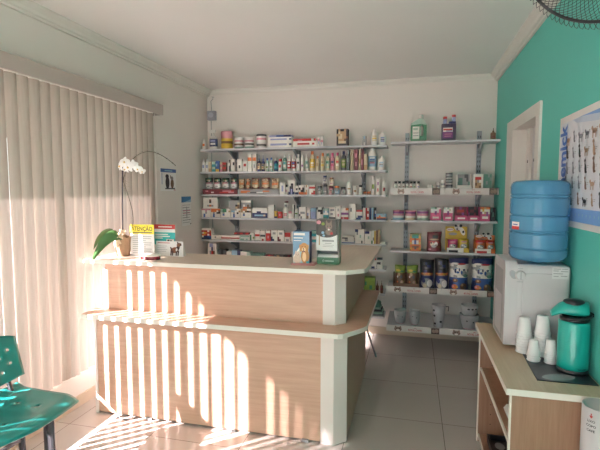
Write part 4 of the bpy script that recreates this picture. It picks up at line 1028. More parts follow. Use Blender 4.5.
def GL(ch):
    n_ = 'foil_'+ink(ch).name.split('_', 1)[1]
    return mat(n_, INK[ch], .28, .5, noise=.08, nscale=40)
def hopen(x0, x1, z0, z1, y, dep, base, bmp):
    """open-fronted display carton: low lip, back board, sides"""
    t = .003; H = z1-z0; m_ = MB().box(x0, x1, y, y+dep, z0, z0+t, base).box(x0, x1, y, y+t, z0+t, z0+H*.36, base).box(x0, x1, y+dep-t, y+dep, z0+t, z1, base)
    for xs in (x0, x1-t):
        m_.add([(xs, y+t, z0+t), (xs, y+dep-t, z0+t), (xs, y+dep-t, z1), (xs, y+dep*.55, z1), (xs, y+t, z0+H*.36), (xs+t, y+t, z0+t), (xs+t, y+dep-t, z0+t), (xs+t, y+dep-t, z1), (xs+t, y+dep*.55, z1), (xs+t, y+t, z0+H*.36)],
               [(0, 1, 2, 3, 4), (9, 8, 7, 6, 5), (0, 5, 6, 1), (1, 6, 7, 2), (2, 7, 8, 3), (3, 8, 9, 4), (4, 9, 5, 0)], base)
    if bmp:
        p = bmp.split('|'); rows_decal(Decal(m_, (x0, y, z0), (1, 0, 0), (0, 0, 1), (0, -1, 0)), x1-x0, H*.36, p[0], base)
        if len(p) > 1: rows_decal(Decal(m_, (x0+t, y+dep-t, z0+H*.36), (1, 0, 0), (0, 0, 1), (0, -1, 0)), x1-x0-2*t, H*.64, p[1], base)
    return m_, 'display_carton', []

SHAPE = dict(B=carton, b=bottle, t=tub, p=pouch, h=hopen)
NAMES = dict(B=('medicine_carton', 'box'), b=('bottle', 'bottle'), t=('tub', 'tub'), p=('food_pouch', 'pouch'), h=('display_carton', 'display'))
def goods(key, items, suffix=True):
    zb, yf = SB[key]; lastx = -99; lasttop = zb; prev = None
    for n, it in enumerate(items):
        sh, x0, x1, yt, base, bmp, frag = it[:7]; kw = dict(it[7]) if len(it) > 7 else {}
        dy = kw.pop('dy', .03+.012*math.sin(n*2.7)); dep = kw.pop('dep', None); on_ = kw.pop('on', 0); nm = kw.pop('nm', None); dz = kw.pop('dz', 0); st_ = kw.pop('st', None); grp = kw.pop('grp', None); free = kw.pop('free', 0)
        Y = yf+dy; a, b = on(1, Y, x0, yt), on(1, Y, x1, yt)
        X0, X1, Z1 = a.x+.0008, b.x-.0008, (a.z+b.z)/2
        if key[0] == 'R': X1 = min(X1, .79)
        z0 = (lasttop if on_ else zb)+.0006+dz
        if not on_ and not free and X0 < lastx+.001: X0 = lastx+.001
        if not on_ and not free: lastx = X1
        W = X1-X0
        if dep is None: dep = max(.03, min(.13, W*.8))
        if sh == 'b': dep = kw.pop('d', W)
        if sh == 'b' and st_: kw['style'] = st_
        if W < .004 or Z1-z0 < .004: print('THIN', key, frag, W, Z1-z0)
        m_, kn, kids = SHAPE[sh](X0, X1, z0, Z1, Y, dep, base, bmp, **kw)
        nm2, cat = NAMES[sh]; nm2 = nm or nm2
        loc = ((X0+X1)/2, Y+dep/2, z0)
        o = m_.build(nm2, None, loc)
        for (kn2, km) in kids: km.build(kn2, o)
        tag(o, frag+' '+SHN[key], cat if not nm else {'book': 'book', 'spray_bottle': 'bottle', 'dropper_bottle': 'bottle', 'pill_tub': 'tub'}.get(nm, cat), grp or (nm2.replace('_', ' ')+'s '+SHN[key]))
        if not free: lasttop = Z1
        prev = o
goods('L1', [
 ('b', 201.5, 205.2, 139, 'w', 'wo', 'small white tube with orange print beside the spray bottle', dict(st='std', cap='w')),
 ('b', 208.3, 216.6, 129.5, 'w', 'nwu', 'white trigger spray bottle with navy label', dict(st='spray', cap='w', nm='spray_bottle', d=.05)),
 ('t', 219, 230, 131, 'y', 'iiyhyy', 'pink and yellow round canister with nozzle', dict(cap='i')),
 ('t', 233, 241.8, 137, 'w', 'wiwhwj', 'white and green tub left of its twin', dict(cap='w', grp='twin white and green tubs')),
 ('t', 243, 252, 137, 'w', 'wiwkwj', 'white and green tub right of its twin', dict(cap='w', grp='twin white and green tubs')),
 ('t', 255, 264.6, 134, 'w', 'wiwwkw', 'white jar with black lid beside the flat cartons', dict(cap='k')),
 ('B', 268, 291.5, 141.5, 'f', '.........../.uuuuuuu.n/...........', 'white flat carton with purple line, bottom of its stack', dict(dep=.12)),
 ('B', 268, 291.5, 137, 'f', '.........../.uuuuuuu.n/...........', 'white flat carton with purple line, top of its stack', dict(on=1, dep=.12)),
 ('B', 269, 291, 135, 'u', 'uubbnn', 'thin blue box lying on the white flat cartons', dict(on=1, dep=.11)),
 ('B', 292.5, 317, 141, 'f', '........../..rrrrr.r./..........', 'long white flat carton with red line of print', dict(dep=.12)),
 ('B', 293, 316, 138.6, 'f', 'rrrrrrrrfr/rriirrrr.r', 'long red and white flat carton lying on another', dict(on=1, dep=.11)),
 ('B', 317.4, 319.8, 136, 'w', '.../iii/.u./...', 'slim upright white carton with pink band, left of two', dict(grp='two slim cartons')),
 ('B', 320.3, 323.2, 135.5, 'w', '.../.../iii/.u./...', 'slim upright white carton with pink band, right of two', dict(grp='two slim cartons')),
 ('B', 336.5, 348, 129, 'k', 'kakkak/kcaaak/aacaak/kccaah/kaaahk/kcccck/kkkkkk', 'black and gold upright pack standing alone'),
 ('B', 362.3, 366.6, 136, 'e', '.s./.../.w.', 'small pale grey carton left of the white bottles'),
 ('b', 370.8, 378.2, 128.5, 'w', 'wcyc', 'larger white bottle with yellowish label', dict(st='fat', d=.05)),
 ('b', 379.2, 386, 131.5, 'w', 'wbnb', 'smaller white bottle with blue label', dict(st='fat', d=.045)),
])
goods('L2', [
 ('b', 201.3, 204.6, 159, 'w', 'wu', 'slim white bottle nearest the left wall', dict(cap='w')),
 ('b', 205, 208.2, 159, 'w', 'wu', 'slim white bottle next after the wall bottle', dict(cap='w')),
 ('B', 208.4, 211, 162, 'c', 'c/c/a', 'narrow cream carton', dict(dep=.08)),
 ('B', 211.2, 215.2, 161.8, 't', 'q/./q/.', 'narrow teal carton'),
 ('B', 215.5, 219, 161, 'b', '../s./../yy', 'narrow blue carton with yellow foot'),
 ('B', 219.2, 222.2, 162, 'i', 'c/i/c/i', 'narrow pinkish cream carton'),
 ('B', 222.4, 226, 162.4, 'h', 'r/./r/.', 'narrow reddish brown carton'),
 ('B', 227.8, 230, 159.8, 'f', '.k/../.k/.k', 'narrow white carton with black edge marks'),
 ('B', 231, 234.4, 159, 'f', '../.k/../..', 'white carton with one black mark'),
 ('B', 237, 241.8, 159, 'f', '.../.../.k./...', 'plain white carton left of the red marked one'),
 ('B', 242, 247.2, 161.2, 'f', '..../.rr./..../....', 'white carton with short red mark'),
 ('B', 247.6, 251.6, 154, 'f', '.../ooo/.../.../...', 'tall white carton with orange band, left of two', dict(grp='tall orange banded cartons')),
 ('B', 251.8, 256, 154, 'f', '.../ooo/.../.e./...', 'tall white carton with orange band, right of two', dict(grp='tall orange banded cartons')),
 ('b', 256.7, 260.2, 154.5, 'n', 'can', 'blue bottle with pointed tip, left of two', dict(st='drop', cap='b', grp='blue pointed bottles')),
 ('b', 260.7, 264.3, 155, 'n', 'can', 'blue bottle with pointed tip and tan label, right of two', dict(st='drop', cap='b', grp='blue pointed bottles')),
 ('b', 264.9, 268.5, 158, 'q', 'wlw', 'pale green bottle with blue cap, left of two', dict(cap='b', grp='pale green blue capped bottles')),
 ('b', 268.8, 272.6, 157.5, 'q', 'wlw', 'pale green bottle with blue cap, right of two', dict(cap='b', grp='pale green blue capped bottles')),
 ('b', 273.4, 277.4, 158.3, 'n', 'tst', 'dark blue bottle with white cap'),
 ('b', 278, 281.6, 158.8, 'f', 'wr', 'small white bottle with red cap', dict(cap='r', st='pill')),
 ('b', 282, 286.3, 154.5, 'j', 'qwt', 'dark green bottle with white cap'),
 ('b', 286.6, 290.7, 154.8, 'f', 'rww', 'white bottle with red shoulder, left of two', dict(grp='white bottles with red shoulder')),
 ('b', 291.2, 295.3, 154.8, 'f', 'rwb', 'white bottle with red shoulder, right of two', dict(grp='white bottles with red shoulder')),
 ('b', 295.8, 299.8, 154, 'f', 'wwk', 'white bottle with small black picture'),
 ('b', 300.6, 303.7, 154.6, 'f', 'wvw', 'slim white bottle with violet mark', dict(st='tall')),
 ('b', 305, 308.3, 154.4, 'f', 'qwj', 'slim white bottle with green marks', dict(st='tall')),
 ('b', 309.4, 314.8, 151, 'c', 'ycwy', 'tall cream shampoo bottle with orange cap', dict(cap='o', nm='shampoo_bottle', d=.035)),
 ('b', 315.2, 319.4, 156, 'c', 'ca', 'short cream shampoo bottle with orange cap', dict(cap='o', nm='shampoo_bottle', d=.035)),
 ('b', 320.2, 324.6, 153, 'c', 'cya', 'medium cream shampoo bottle with orange cap', dict(cap='o', nm='shampoo_bottle', d=.035)),
 ('b', 325.1, 329.6, 153.4, 'c', 'qcg', 'cream shampoo bottle with green cap', dict(cap='j', nm='shampoo_bottle', d=.035)),
 ('b', 330, 334.6, 152.8, 'i', 'ipn', 'pink shampoo bottle with bright pink cap', dict(cap='p', nm='shampoo_bottle', d=.035)),
 ('b', 335, 339.6, 152.5, 'c', 'cfr', 'cream shampoo bottle with bright pink cap', dict(cap='p', nm='shampoo_bottle', d=.035)),
 ('b', 341, 346, 151, 'd', 'lcc', 'olive bottle with navy cap beside the tubes', dict(cap='n', nm='shampoo_bottle', d=.035)),
 ('B', 346.4, 349.5, 149.6, 'd', '.e./.../.e./.../...', 'tall black carton', dict(dep=.06)),
 ('b', 350, 353.8, 149.8, 'c', 'cc', 'tall cream bottle between black and maroon packs', dict(st='tall', cap='c')),
 ('B', 354.1, 358, 149.3, 'm', '.../.i./.../.i./...', 'maroon carton with pale marks', dict(dep=.06)),
 ('b', 358.2, 361.2, 149, 'c', 'ca', 'tall cream bottle behind the maroon carton', dict(st='tall', cap='c')),
 ('B', 361.4, 363.7, 148.6, 'm', '../../i./..', 'thin dark maroon carton', dict(dep=.06)),
 ('B', 364, 367.2, 154, 'c', '../../aa', 'short cream carton near the right end', dict(dep=.06)),
 ('b', 368, 376.6, 148, 'f', 'ssrdbw', 'large white bottle with blue and red label', dict(st='fat', d=.05)),
 ('b', 378, 384.8, 156, 'f', 'wsds', 'smaller white bottle with blue label at the right end', dict(st='fat', d=.04)),
])
zb, yf = SB['L3']
goods('L3', [
 ('B', 202.5, 237, 189.2, 'm', 'mmmmmmmmmmmm/mimmmmmiiirm/mmmwmmrrriim/mmmmmmmmmmmm', 'long dark red display tray holding four green pouches', dict(nm='display_tray', dep=.11, dy=.02)),
 ('B', 237.5, 279, 189.4, 'e', 'eeeeeeeeeeeee/eoooeeeeooeee/eooeddwweeeee/eeeeeeeeeeeee', 'long grey display tray holding tan pouches', dict(nm='display_tray', dep=.11, dy=.02)),
 ('B', 279.6, 285, 182.6, 'f', '.../.u./.u./...', 'white carton right of the grey tray', dict(dep=.05)),
 ('B', 285.4, 287.8, 184.6, 'f', 'kk/../i./..', 'narrow white carton with black top'),
 ('B', 288.2, 294.6, 180.6, 'f', '...../..kk./.kkk./.nun./nnunn', 'white carton with black cat picture', dict(dep=.05)),
 ('B', 294.9, 298.4, 186, 'f', '..../.kk./.../nnn', 'small white carton beside the cat carton'),
 ('B', 298.8, 304, 185.2, 'f', '.../k.k/.kk/ooo', 'white carton with orange foot', dict(dep=.05)),
 ('B', 304.3, 308.6, 185, 'f', '.a./.../.a./oo.', 'cream white carton with tan marks', dict(dep=.05)),
 ('B', 309.2, 315.3, 184.8, 'f', '.../rrr/.../..r/.rr', 'white and red carton left of the pill tubs', dict(dep=.05)),
 ('b', 316.8, 321.6, 186, 'e', 'wed', 'grey pill tub with dark lid, left of the stacked tubs', dict(st='pill', cap='d', nm='pill_tub')),
 ('b', 322.4, 327.2, 184.4, 'e', 'ewe', 'grey pill tub under another', dict(st='pill', cap='d', nm='pill_tub')),
 ('b', 322.6, 326.6, 175.5, 'e', 'wen', 'grey pill tub with navy lid stacked above another', dict(st='pill', cap='n', nm='pill_tub', on=1)),
 ('b', 328.2, 333.4, 186, 'i', 'wrm', 'red and white pill tub under a cream one', dict(st='pill', cap='m', nm='pill_tub')),
 ('b', 328.8, 333.8, 177.4, 'c', 'fic', 'cream pill tub with brown lid above the red one', dict(st='pill', cap='h', nm='pill_tub', on=1)),
 ('b', 334.2, 339.4, 186, 'e', 'swe', 'pale blue pill tub with orange lid', dict(st='pill', cap='o', nm='pill_tub')),
 ('b', 340.2, 345.6, 187, 'e', 'wee', 'low grey pill tub right of the orange lidded one', dict(st='pill', cap='d', nm='pill_tub')),
 ('b', 346.4, 351.6, 181.8, 'f', 'wfa', 'taller white pill tub', dict(st='pill', cap='f', nm='pill_tub')),
 ('b', 352.8, 357.2, 185.6, 'f', 'fa', 'shorter white pill tub', dict(st='pill', cap='f', nm='pill_tub')),
 ('b', 358.4, 362.4, 185, 'f', 'wf', 'white pill tub with black lid', dict(st='pill', cap='k', nm='pill_tub')),
 ('t', 363, 366.4, 191.2, 'h', 'oh', 'tiny brown pot, left of two', dict(cap='h', grp='tiny brown pots')),
 ('t', 366.9, 370.6, 191.4, 'h', 'oh', 'tiny brown pot, right of two', dict(cap='a', grp='tiny brown pots')),
 ('b', 371, 375.2, 176, 'f', 'fl', 'tall white bottle near the right end', dict(st='tall', cap='f')),
 ('B', 376.2, 380, 178.8, 'f', '.../.v./.../.r./...', 'tall white carton with violet and red marks', dict(dep=.04)),
 ('B', 382.2, 385.3, 180.6, 'f', '.../.../.rm/...', 'slim white carton with dark red patch at the right end', dict(dep=.03)),
])
for k_, (x0, x1) in enumerate(((204.6, 212.2), (213, 220.6), (221.4, 228.8), (229.6, 237))):
    goods('L3', [('p', x0, x1, 178, 'e', 'kkk/kkk/kkk/eee/www/www/eee', ['leftmost green topped pouch in the red tray', 'second green topped pouch in the red tray', 'third green topped pouch in the red tray', 'rightmost green topped pouch in the red tray'][k_], dict(art=ART['paw'], dz=.064, free=1, dy=.05, dep=.04, grp='green topped pouches in the red tray'))])
for k_, (x0, x1, c_, b_, l_) in enumerate(((238, 244.6, 'c', 'aca/oca/aoa/hah/aah', 'small tan pouch at the left end of the grey tray'), (245, 250.2, 'h', 'hoh/hoh/aoa/hoh', 'brown and orange pouch second in the grey tray'), (251, 259, 'a', 'mhm/hah/aaa/aaa/aaa/mam', 'left one of three tan cat pouches in the grey tray'), (260.6, 269.6, 'a', 'mhm/hah/aaa/aaa/aaa/mam', 'middle one of three tan cat pouches in the grey tray'), (271, 279, 'a', 'acc/cac/aaa/ooa/aca/cca', 'right one of three tan cat pouches in the grey tray'))):
    goods('L3', [('p', x0, x1, 178+(.6 if k_ < 2 else 0), c_, b_, l_, dict(art=ART['cat'], dz=.064, free=1, dy=.05, dep=.04, grp='tan pouches in the grey tray'))])
goods('L4', [
 ('B', 201.6, 210.6, 208.6, 'f', 'iiiii/..i../..e../.b.../.b...', 'white carton with pink top, first of five', dict(grp='five coloured top cartons', dep=.09)),
 ('B', 211, 220.2, 208.6, 'f', 'ooooo/ooo.h/.e.kk/.b.../.b...', 'white carton with orange top, second of five', dict(grp='five coloured top cartons', dep=.09)),
 ('B', 220.6, 230.4, 208.8, 'f', 'qgg../qgg.a/.e.../.b.../.....', 'white carton with green top, third of five', dict(grp='five coloured top cartons', dep=.09)),
 ('B', 230.8, 240.4, 208.8, 'f', 'eee../ss..a/.e.k./.b.../.b...', 'white carton with grey blue top, fourth of five', dict(grp='five coloured top cartons', dep=.09)),
 ('B', 240.8, 251, 209, 'f', 'aoaw./a.hkh/.e.../.b.../.....', 'white carton with brown picture, last of five', dict(grp='five coloured top cartons', dep=.09)),
 ('B', 252.2, 267.6, 208, 'f', '......./......./..nn.../nnnnnnn/nsssscn/nnnnnnn', 'wide white and navy carton', dict(dep=.09)),
 ('B', 268.2, 274, 205, 'e', 'f', 'tall plain pale grey carton'),
 ('B', 274.3, 277.2, 211, 'y', '../.a/../nn', 'small yellow carton'),
 ('B', 277.8, 281.8, 211.8, 'r', '.../.i./...', 'small red carton'),
 ('b', 282.4, 288, 208.6, 'f', 'wir', 'wide white bottle under a red capped one', dict(st='pill', cap='f')),
 ('b', 283.6, 288, 201.2, 'f', 'wed', 'small bottle with dark red cap on top of another', dict(st='pill', cap='m', on=1)),
 ('B', 288.4, 291.8, 211, 'f', 'ii/../..', 'small white carton with pink top edge'),
 ('B', 292.1, 293.8, 205, 'e', 'f', 'very thin tall pale carton', dict(dep=.05)),
 ('b', 294.1, 298.2, 208.6, 'f', 'wwl', 'white bottle with green mark between cartons', dict(st='tall', cap='f')),
 ('B', 299, 306, 207, 'f', '....../....../.eeee./d..../.d...', 'white carton with dark curved corner', dict(dep=.05)),
 ('B', 307, 310.2, 210, 'f', '../u./h.', 'small white carton left of the lavender one'),
 ('B', 310.6, 315.8, 208, 'u', 's/./.', 'lavender blue carton'),
 ('B', 316.4, 323, 207.3, 'f', 'kwwwk/.kkkk/...kk/...../.....', 'white carton with black top pattern', dict(dep=.05)),
 ('B', 323.3, 328.6, 208.6, 's', 'qqq/sfs/fff/ttt/jjt', 'pale blue and teal carton', dict(dep=.05)),
 ('B', 329, 335.6, 207, 'f', '...../.eee./...../.ee../...../ddddd', 'white carton with dark foot behind the dispenser', dict(dep=.05)),
 ('B', 335.9, 340.8, 206, 'f', '.../.e./.../.i./...', 'tall white carton with pink dot', dict(dep=.05)),
 ('B', 341.1, 348.6, 208.1, 'f', '...oo/...../vvvvv/...../rirrr', 'white carton with orange corner and violet band', dict(dep=.05)),
 ('B', 349, 355.8, 204, 'f', '...../.k.../...../.....', 'tallest white carton with small black mark', dict(dep=.06)),
 ('B', 356.1, 362.7, 209.8, 'f', 'rrrr/..../..../.nnn/nnn.', 'white carton with red top and navy foot', dict(dep=.05)),
 ('B', 363, 365.6, 207.9, 'f', '.', 'thin white carton left of the red one'),
 ('B', 365.8, 368.9, 207.9, 'r', '.f/../.f/..', 'thin red carton'),
 ('B', 369.2, 371.4, 207.8, 'n', '.', 'thin navy carton'),
 ('B', 371.7, 373.1, 208.1, 's', '.', 'very thin pale blue carton', dict(dep=.05)),
 ('B', 373.4, 376.4, 207.5, 'k', '../.w/.b/..', 'thin black carton'),
 ('B', 376.8, 386.2, 214, 's', 'ssses/sosss/ooooo/nnnnn', 'low flat blue and orange carton at the right end', dict(dep=.07)),
])
goods('L4', [
 ('B', 203, 217.4, 197.6, 'f', '......./...h.../...k.../......./..eoe../.......', 'large cream carton with small brown emblem, standing on the pink topped carton', dict(dz=.0, free=1, dep=.07, dy=.05)),
 ('B', 229, 239.5, 200.4, 'e', '...../....c/...kh/...ah', 'grey carton with dog picture standing behind the small cartons', dict(free=1, dep=.06, dy=.13)),
 ('B', 241, 251, 200.4, 'e', 'fffff/...../.f.h./.oohh', 'grey carton with orange and brown picture behind the small cartons', dict(free=1, dep=.06, dy=.13)),
 ]) if False else None
SHN4 = SB['L4']; ztop = on(1, 4.73, 206, 208.6).z+.001
SB['L4'] = (ztop, 4.70)
goods('L4', [
 ('B', 203, 217.4, 197.6, 'f', '......./...h.../...k.../......./..eoe../.......', 'large cream carton with brown emblem on top of small cartons', dict(dep=.06, dy=.04)),
 ('B', 229, 239.5, 200.4, 'e', '...../....c/...kh/...ah', 'grey carton with dog picture on top of small cartons', dict(dep=.05, dy=.04)),
 ('B', 241, 251, 200.4, 'e', 'fffff/...../.f.h./.oohh', 'grey carton with orange and brown picture on small cartons', dict(dep=.05, dy=.04)),
])
SB['L4'] = SHN4
goods('L5', [
 ('B', 201.6, 211.2, 228.4, 'f', '...../rrr.o/.yorr/oor.r/.nnbb/nnnnb', 'white, red and blue picture carton nearest the left wall', dict(dep=.08)),
 ('B', 211.6, 220.8, 235, 'f', '....../..e.../......', 'plain white low carton', dict(dep=.08)),
 ('B', 221.2, 239.6, 235, 'f', '......../......../rrrrrrrr/........', 'long white low carton with red stripe', dict(dep=.08)),
 ('B', 240, 249.6, 235.6, 'f', 'qqqqq/...../qq.q.', 'white low carton with pale green print', dict(dep=.08)),
 ('B', 250, 254.2, 233, 'f', '.../g../g.l/g..', 'white carton with green edge'),
 ('B', 255, 259.8, 230, 'f', '.../.../rrr/.../...', 'white carton with red band', dict(dep=.05)),
 ('B', 260.1, 265.4, 230.6, 'f', '.../.../ddd/.../.r.', 'white carton with charcoal band', dict(dep=.05)),
 ('B', 265.8, 270.4, 230.6, 'r', 'fff/.../.i./...', 'red carton with white top edge', dict(dep=.05)),
 ('B', 271, 277.2, 230, 'f', '..../.ee./..../n.../nn..', 'white carton with navy corner, left of two', dict(dep=.05, grp='navy cornered cartons')),
 ('B', 277.5, 284, 230.2, 'f', '..../.ee./..../m.../mm..', 'white carton with maroon corner', dict(dep=.05)),
 ('B', 284.4, 290.4, 232.6, 'f', 'rrrr/rrrr/..../.ee.', 'white carton with red top half', dict(dep=.05)),
 ('B', 291, 293, 231.6, 'f', '.', 'thin white carton partly behind the golden dog box', dict(dep=.05)),
 ('B', 296, 301, 230, 'b', '.', 'blue carton partly behind the golden dog box'),
 ('B', 311, 317.4, 230.6, 't', 'qqq/.../fff/...', 'teal carton between the golden dog box and the dispenser', dict(dep=.06)),
 ('B', 341.6, 354.4, 241.4, 's', 'ffff/bbbb', 'thin flat blue edged carton, bottom of its stack', dict(dep=.10)),
 ('B', 341.8, 354, 238.6, 'f', '.e..', 'thin flat white carton in the middle of its stack', dict(dep=.09, on=1)),
 ('B', 342, 353.6, 236.4, 'f', '..../kk..', 'thin flat white carton with dark line, top of its stack', dict(dep=.09, on=1)),
 ('B', 355, 364.4, 229.3, 'f', 'nn..../.e..../...q../....../....k.', 'tall white carton with navy corner', dict(dep=.06)),
 ('B', 364.8, 371, 231.3, 'f', 'nnn./..../..q./..../....', 'medium white carton with navy top edge', dict(dep=.05)),
 ('B', 371.3, 375.8, 231, 'f', '..y/..y/.ey/g.y', 'white carton with yellow edge', dict(dep=.05)),
 ('B', 376.1, 377.8, 230.6, 'h', '.', 'thin brown carton', dict(dep=.06)),
 ('B', 378.2, 379.8, 230, 'a', '.', 'thin tan carton', dict(dep=.06)),
 ('B', 380.2, 384.8, 242.2, 'f', '.', 'tiny flat white carton at the right end', dict(dep=.04)),
])
goods('L5', [
 ('B', 234, 248.6, 232.6, 'm', 'rrmmrrmmrr', 'thin red flat carton lying across the white low cartons', dict(free=1, dz=on(1, 4.73, 244, 235).z+.004-SB['L5'][0], dep=.07)),
])
goods('L6', [
 ('B', 207.8, 216.4, 243.4, 'f', '.uu../..n../.erh./irri./orrr.', 'white carton with reddish picture, top seen above the counter', dict(dep=.06)),
 ('B', 218, 226, 249.6, 'k', 'dkd', 'low black carton barely seen above the counter', dict(dep=.08)),
 ('B', 226.4, 231, 251.5, 'f', '.', 'low white carton barely seen above the counter', dict(dep=.08)),
 ('B', 231.4, 240, 250.4, 'n', 'ssn/nnn', 'low navy carton barely seen above the counter', dict(dep=.08)),
 ('B', 240.4, 250, 251.6, 'q', 'ffq', 'low pale green carton barely seen above the counter', dict(dep=.08)),
 ('B', 250.4, 264, 253.4, 'j', 'jjj', 'low dark green carton barely seen above the counter', dict(dep=.08)),
 ('B', 265, 273, 254.8, 'm', 'mrm', 'flat dark red carton barely seen above the counter', dict(dep=.08)),
 ('B', 274, 282, 255, 'd', 'dad', 'flat charcoal carton barely seen above the counter', dict(dep=.08)),
 ('B', 283, 290, 255, 'k', 'kkm', 'flat black carton barely seen above the counter', dict(dep=.08)),
 ('B', 367.8, 371, 260.5, 'f', '.', 'small white carton half behind the counter edge', dict(dep=.04)),
 ('B', 371.4, 376.4, 258, 'f', 'rrr/.../.../.../nn.', 'red topped white carton beside the counter edge', dict(dep=.05)),
 ('B', 377, 382.6, 257.6, 'f', 'kkd/.../kk./.../...', 'white carton with black top at the right end', dict(dep=.05)),
])
goods('L7', [
 ('B', 364, 375, 278, 'l', 'llll/glll/llgl/llll', 'lime green carton beside the counter edge', dict(dep=.10)),
 ('b', 375.8, 379, 281, 'h', 'hm', 'small dark brown bottle with pointed tip, left of two', dict(st='drop', cap='h', grp='small dark brown bottles')),
 ('b', 380.2, 383.2, 280.6, 'h', 'hm', 'small dark brown bottle with pointed tip, right of two', dict(st='drop', cap='h', grp='small dark brown bottles')),
])
# folded cloths, one thing each
zb, yf = SB['L8']
for i, (c_, l_) in enumerate((('e', 'grey folded cloth at the bottom of the pile'), ('q', 'pale green folded cloth second in the pile'), ('d', 'charcoal folded cloth in the middle of the pile'), ('q', 'pale green folded cloth second from the top'), ('j', 'soft green folded cloth on top of the pile'))):
    m_ = MB(); x0, x1 = -.47+.01*(i % 2), -.285-.008*i; h = .022+(.03 if i == 4 else 0); z0 = zb+.001+.0235*i
    vs = []; NX, NY = 10, 8
    for i2 in range(NX+1):
        for j2 in range(NY+1):
            u, v = i2/NX, j2/NY; e = (1-abs(2*u-1)**4)*(1-abs(2*v-1)**4)
            vs.append((x0+(x1-x0)*u+.004*math.sin(7*v+i), 4.72+.2*v+.004*math.sin(6*u+i), z0+h*(.45+.5*e)+.002*math.sin(9*u+5*v+i)))
    k_ = len(vs); vs += [(p[0], p[1], z0+.0005) for p in vs]; ID = lambda a, b: a*(NY+1)+b
    fs = [(ID(a, b), ID(a+1, b), ID(a+1, b+1), ID(a, b+1)) for a in range(NX) for b in range(NY)]; fs += [tuple(q+k_ for q in f[::-1]) for f in fs]
    bd = [ID(a, 0) for a in range(NX)]+[ID(NX, b) for b in range(NY)]+[ID(NX-a, NY) for a in range(NX)]+[ID(0, NY-b) for b in range(NY)]
    fs += [(a, b, b+k_, a+k_) for a, b in zip(bd, bd[1:]+bd[:1])]
    m_.add(vs, fs, mat('cloth_'+ink(c_).name.split('_', 1)[1], INK[c_], .9, .1, noise=.1, nscale=30), True)
    tag(m_.build('folded_cloth', None, ((x0+x1)/2, 4.82, z0)), l_+' '+SHN['L8'], 'cloth', 'folded cloths on the lowest left shelf')

# ------------------------------------------------------------------ right unit
def jug(key, x0, x1, yt, liquid, label, capm, name, lab, twin=False, lower=None):
    zb, yf = SB[key]; Y = yf+.05; a, b = on(1, Y, x0, yt), on(1, Y, x1, yt); X0, X1, Z1 = a.x, b.x, a.z; z0 = zb+.0006; W = X1-X0; H = Z1-z0
    body = GL(liquid) if isinstance(liquid, str) else liquid
    root = empty(name, ((X0+X1)/2, Y+.05, z0)); tag(root, lab, 'bottle', 'jugs on the top right shelf')
    if not twin:
        # body with a real handle opening at the right
        bm_ = MB(); out = [(X0, z0), (X1, z0), (X1, z0+H*.62), (X1-W*.16, z0+H*.74), (X0+W*.74, z0+H*.84), (X0+W*.50, z0+H*.84), (X0+W*.12, z0+H*.70), (X0, z0+H*.58)]
        hole = [(X0+W*.62, z0+H*.20), (X0+W*.80, z0+H*.20), (X0+W*.80, z0+H*.56), (X0+W*.68, z0+H*.62), (X0+W*.62, z0+H*.56)]
        from mathutils.geometry import tessellate_polygon
        pts = out+hole; tri = tessellate_polygon([[Vector((p[0], p[1], 0)) for p in out], [Vector((p[0], p[1], 0)) for p in hole]])
        n_ = len(pts); d_ = .10
        vs = [(p[0], Y, p[1]) for p in pts]+[(p[0], Y+d_, p[1]) for p in pts]
        fs = [tuple(t) for t in tri]+[tuple(q+n_ for q in t) for t in tri]
        for r0, r1 in ((0, len(out)), (len(out), n_)):
            m2_ = r1-r0; fs += [(r0+i, r0+(i+1) % m2_, n_+r0+(i+1) % m2_, n_+r0+i) for i in range(m2_)]
        bm_.add(vs, fs, body); D = Decal(bm_, (X0, Y, z0), (1, 0, 0), (0, 0, 1), (0, -1, 0))
        if lower: D.poly([(0, H*.66), (W*.12, H*.70), (W*.5, H*.84), (W*.74, H*.84), (W*.84, H*.74), (W, H*.62), (W, H*.60), (W*.62, H*.64), (0, H*.6)], lower)
        D.rect(W*.12, H*.10, W*.55, H*.55, 'f').rect(W*.16, H*.42, W*.45, H*.5, 'q').rect(W*.16, H*.2, W*.5, H*.23, 'e').rect(W*.16, H*.3, W*.5, H*.33, 'e')
        bm_.build('body', root)
        MB().lathe([(W*.15, H*.84), (W*.15, H*.99), (W*.13, H), (.00001, H)], (X0+W*.64, Y+.05, z0), capm, 14).build('cap', root)
    else:
        MB().box(X0, X1, Y, Y+.07, z0, z0+H*.66, mat('jug_dark_purple', (.05, .035, .075), .3, noise=.1), .008).build('body', root)
        m_ = MB(); D = Decal(m_, (X0, Y-.0005, z0), (1, 0, 0), (0, 0, 1), (0, -1, 0))
        D.rect(W*.08, H*.10, W*.78, H*.36, 'v').rect(W*.1, H*.34, W*.76, H*.5, 'f').rect(W*.12, H*.40, W*.74, H*.46, 'r').rect(W*.3, H*.36, W*.74, H*.39, 'b').rect(W*.2, H*.16, W*.66, H*.19, 'i').rect(W*.2, H*.24, W*.7, H*.27, 'i')
        m_.build('label_panel', root)
        for (cx, top) in ((X0+W*.24, .94), (X0+W*.84, 1.0)):
            MB().lathe([(W*.15, H*.655), (W*.14, H*.72), (W*.12, H*(top-.09))], (cx, Y+.035, z0), 'u', 12).build('neck', root)
            MB().lathe([(W*.14, H*(top-.09)), (W*.14, H*top), (.00001, H*top)], (cx, Y+.035, z0), 'r', 12).build('cap', root)
        MB().box(X0+W*.5, X1-W*.02, Y+.01, Y+.06, z0+H*.665, z0+H*.74, 'n', .003).build('collar', root)
jug('R1', 411, 427, 114.5, 'g', 'w', 'f', 'jug', 'green jug with white cap and moulded handle on the top right shelf', lower='q')
jug('R1', 442, 456.6, 114.8, 'v', 'r', 'r', 'dosing_bottle', 'dark purple twin-necked bottle with red caps on the top right shelf', twin=True)
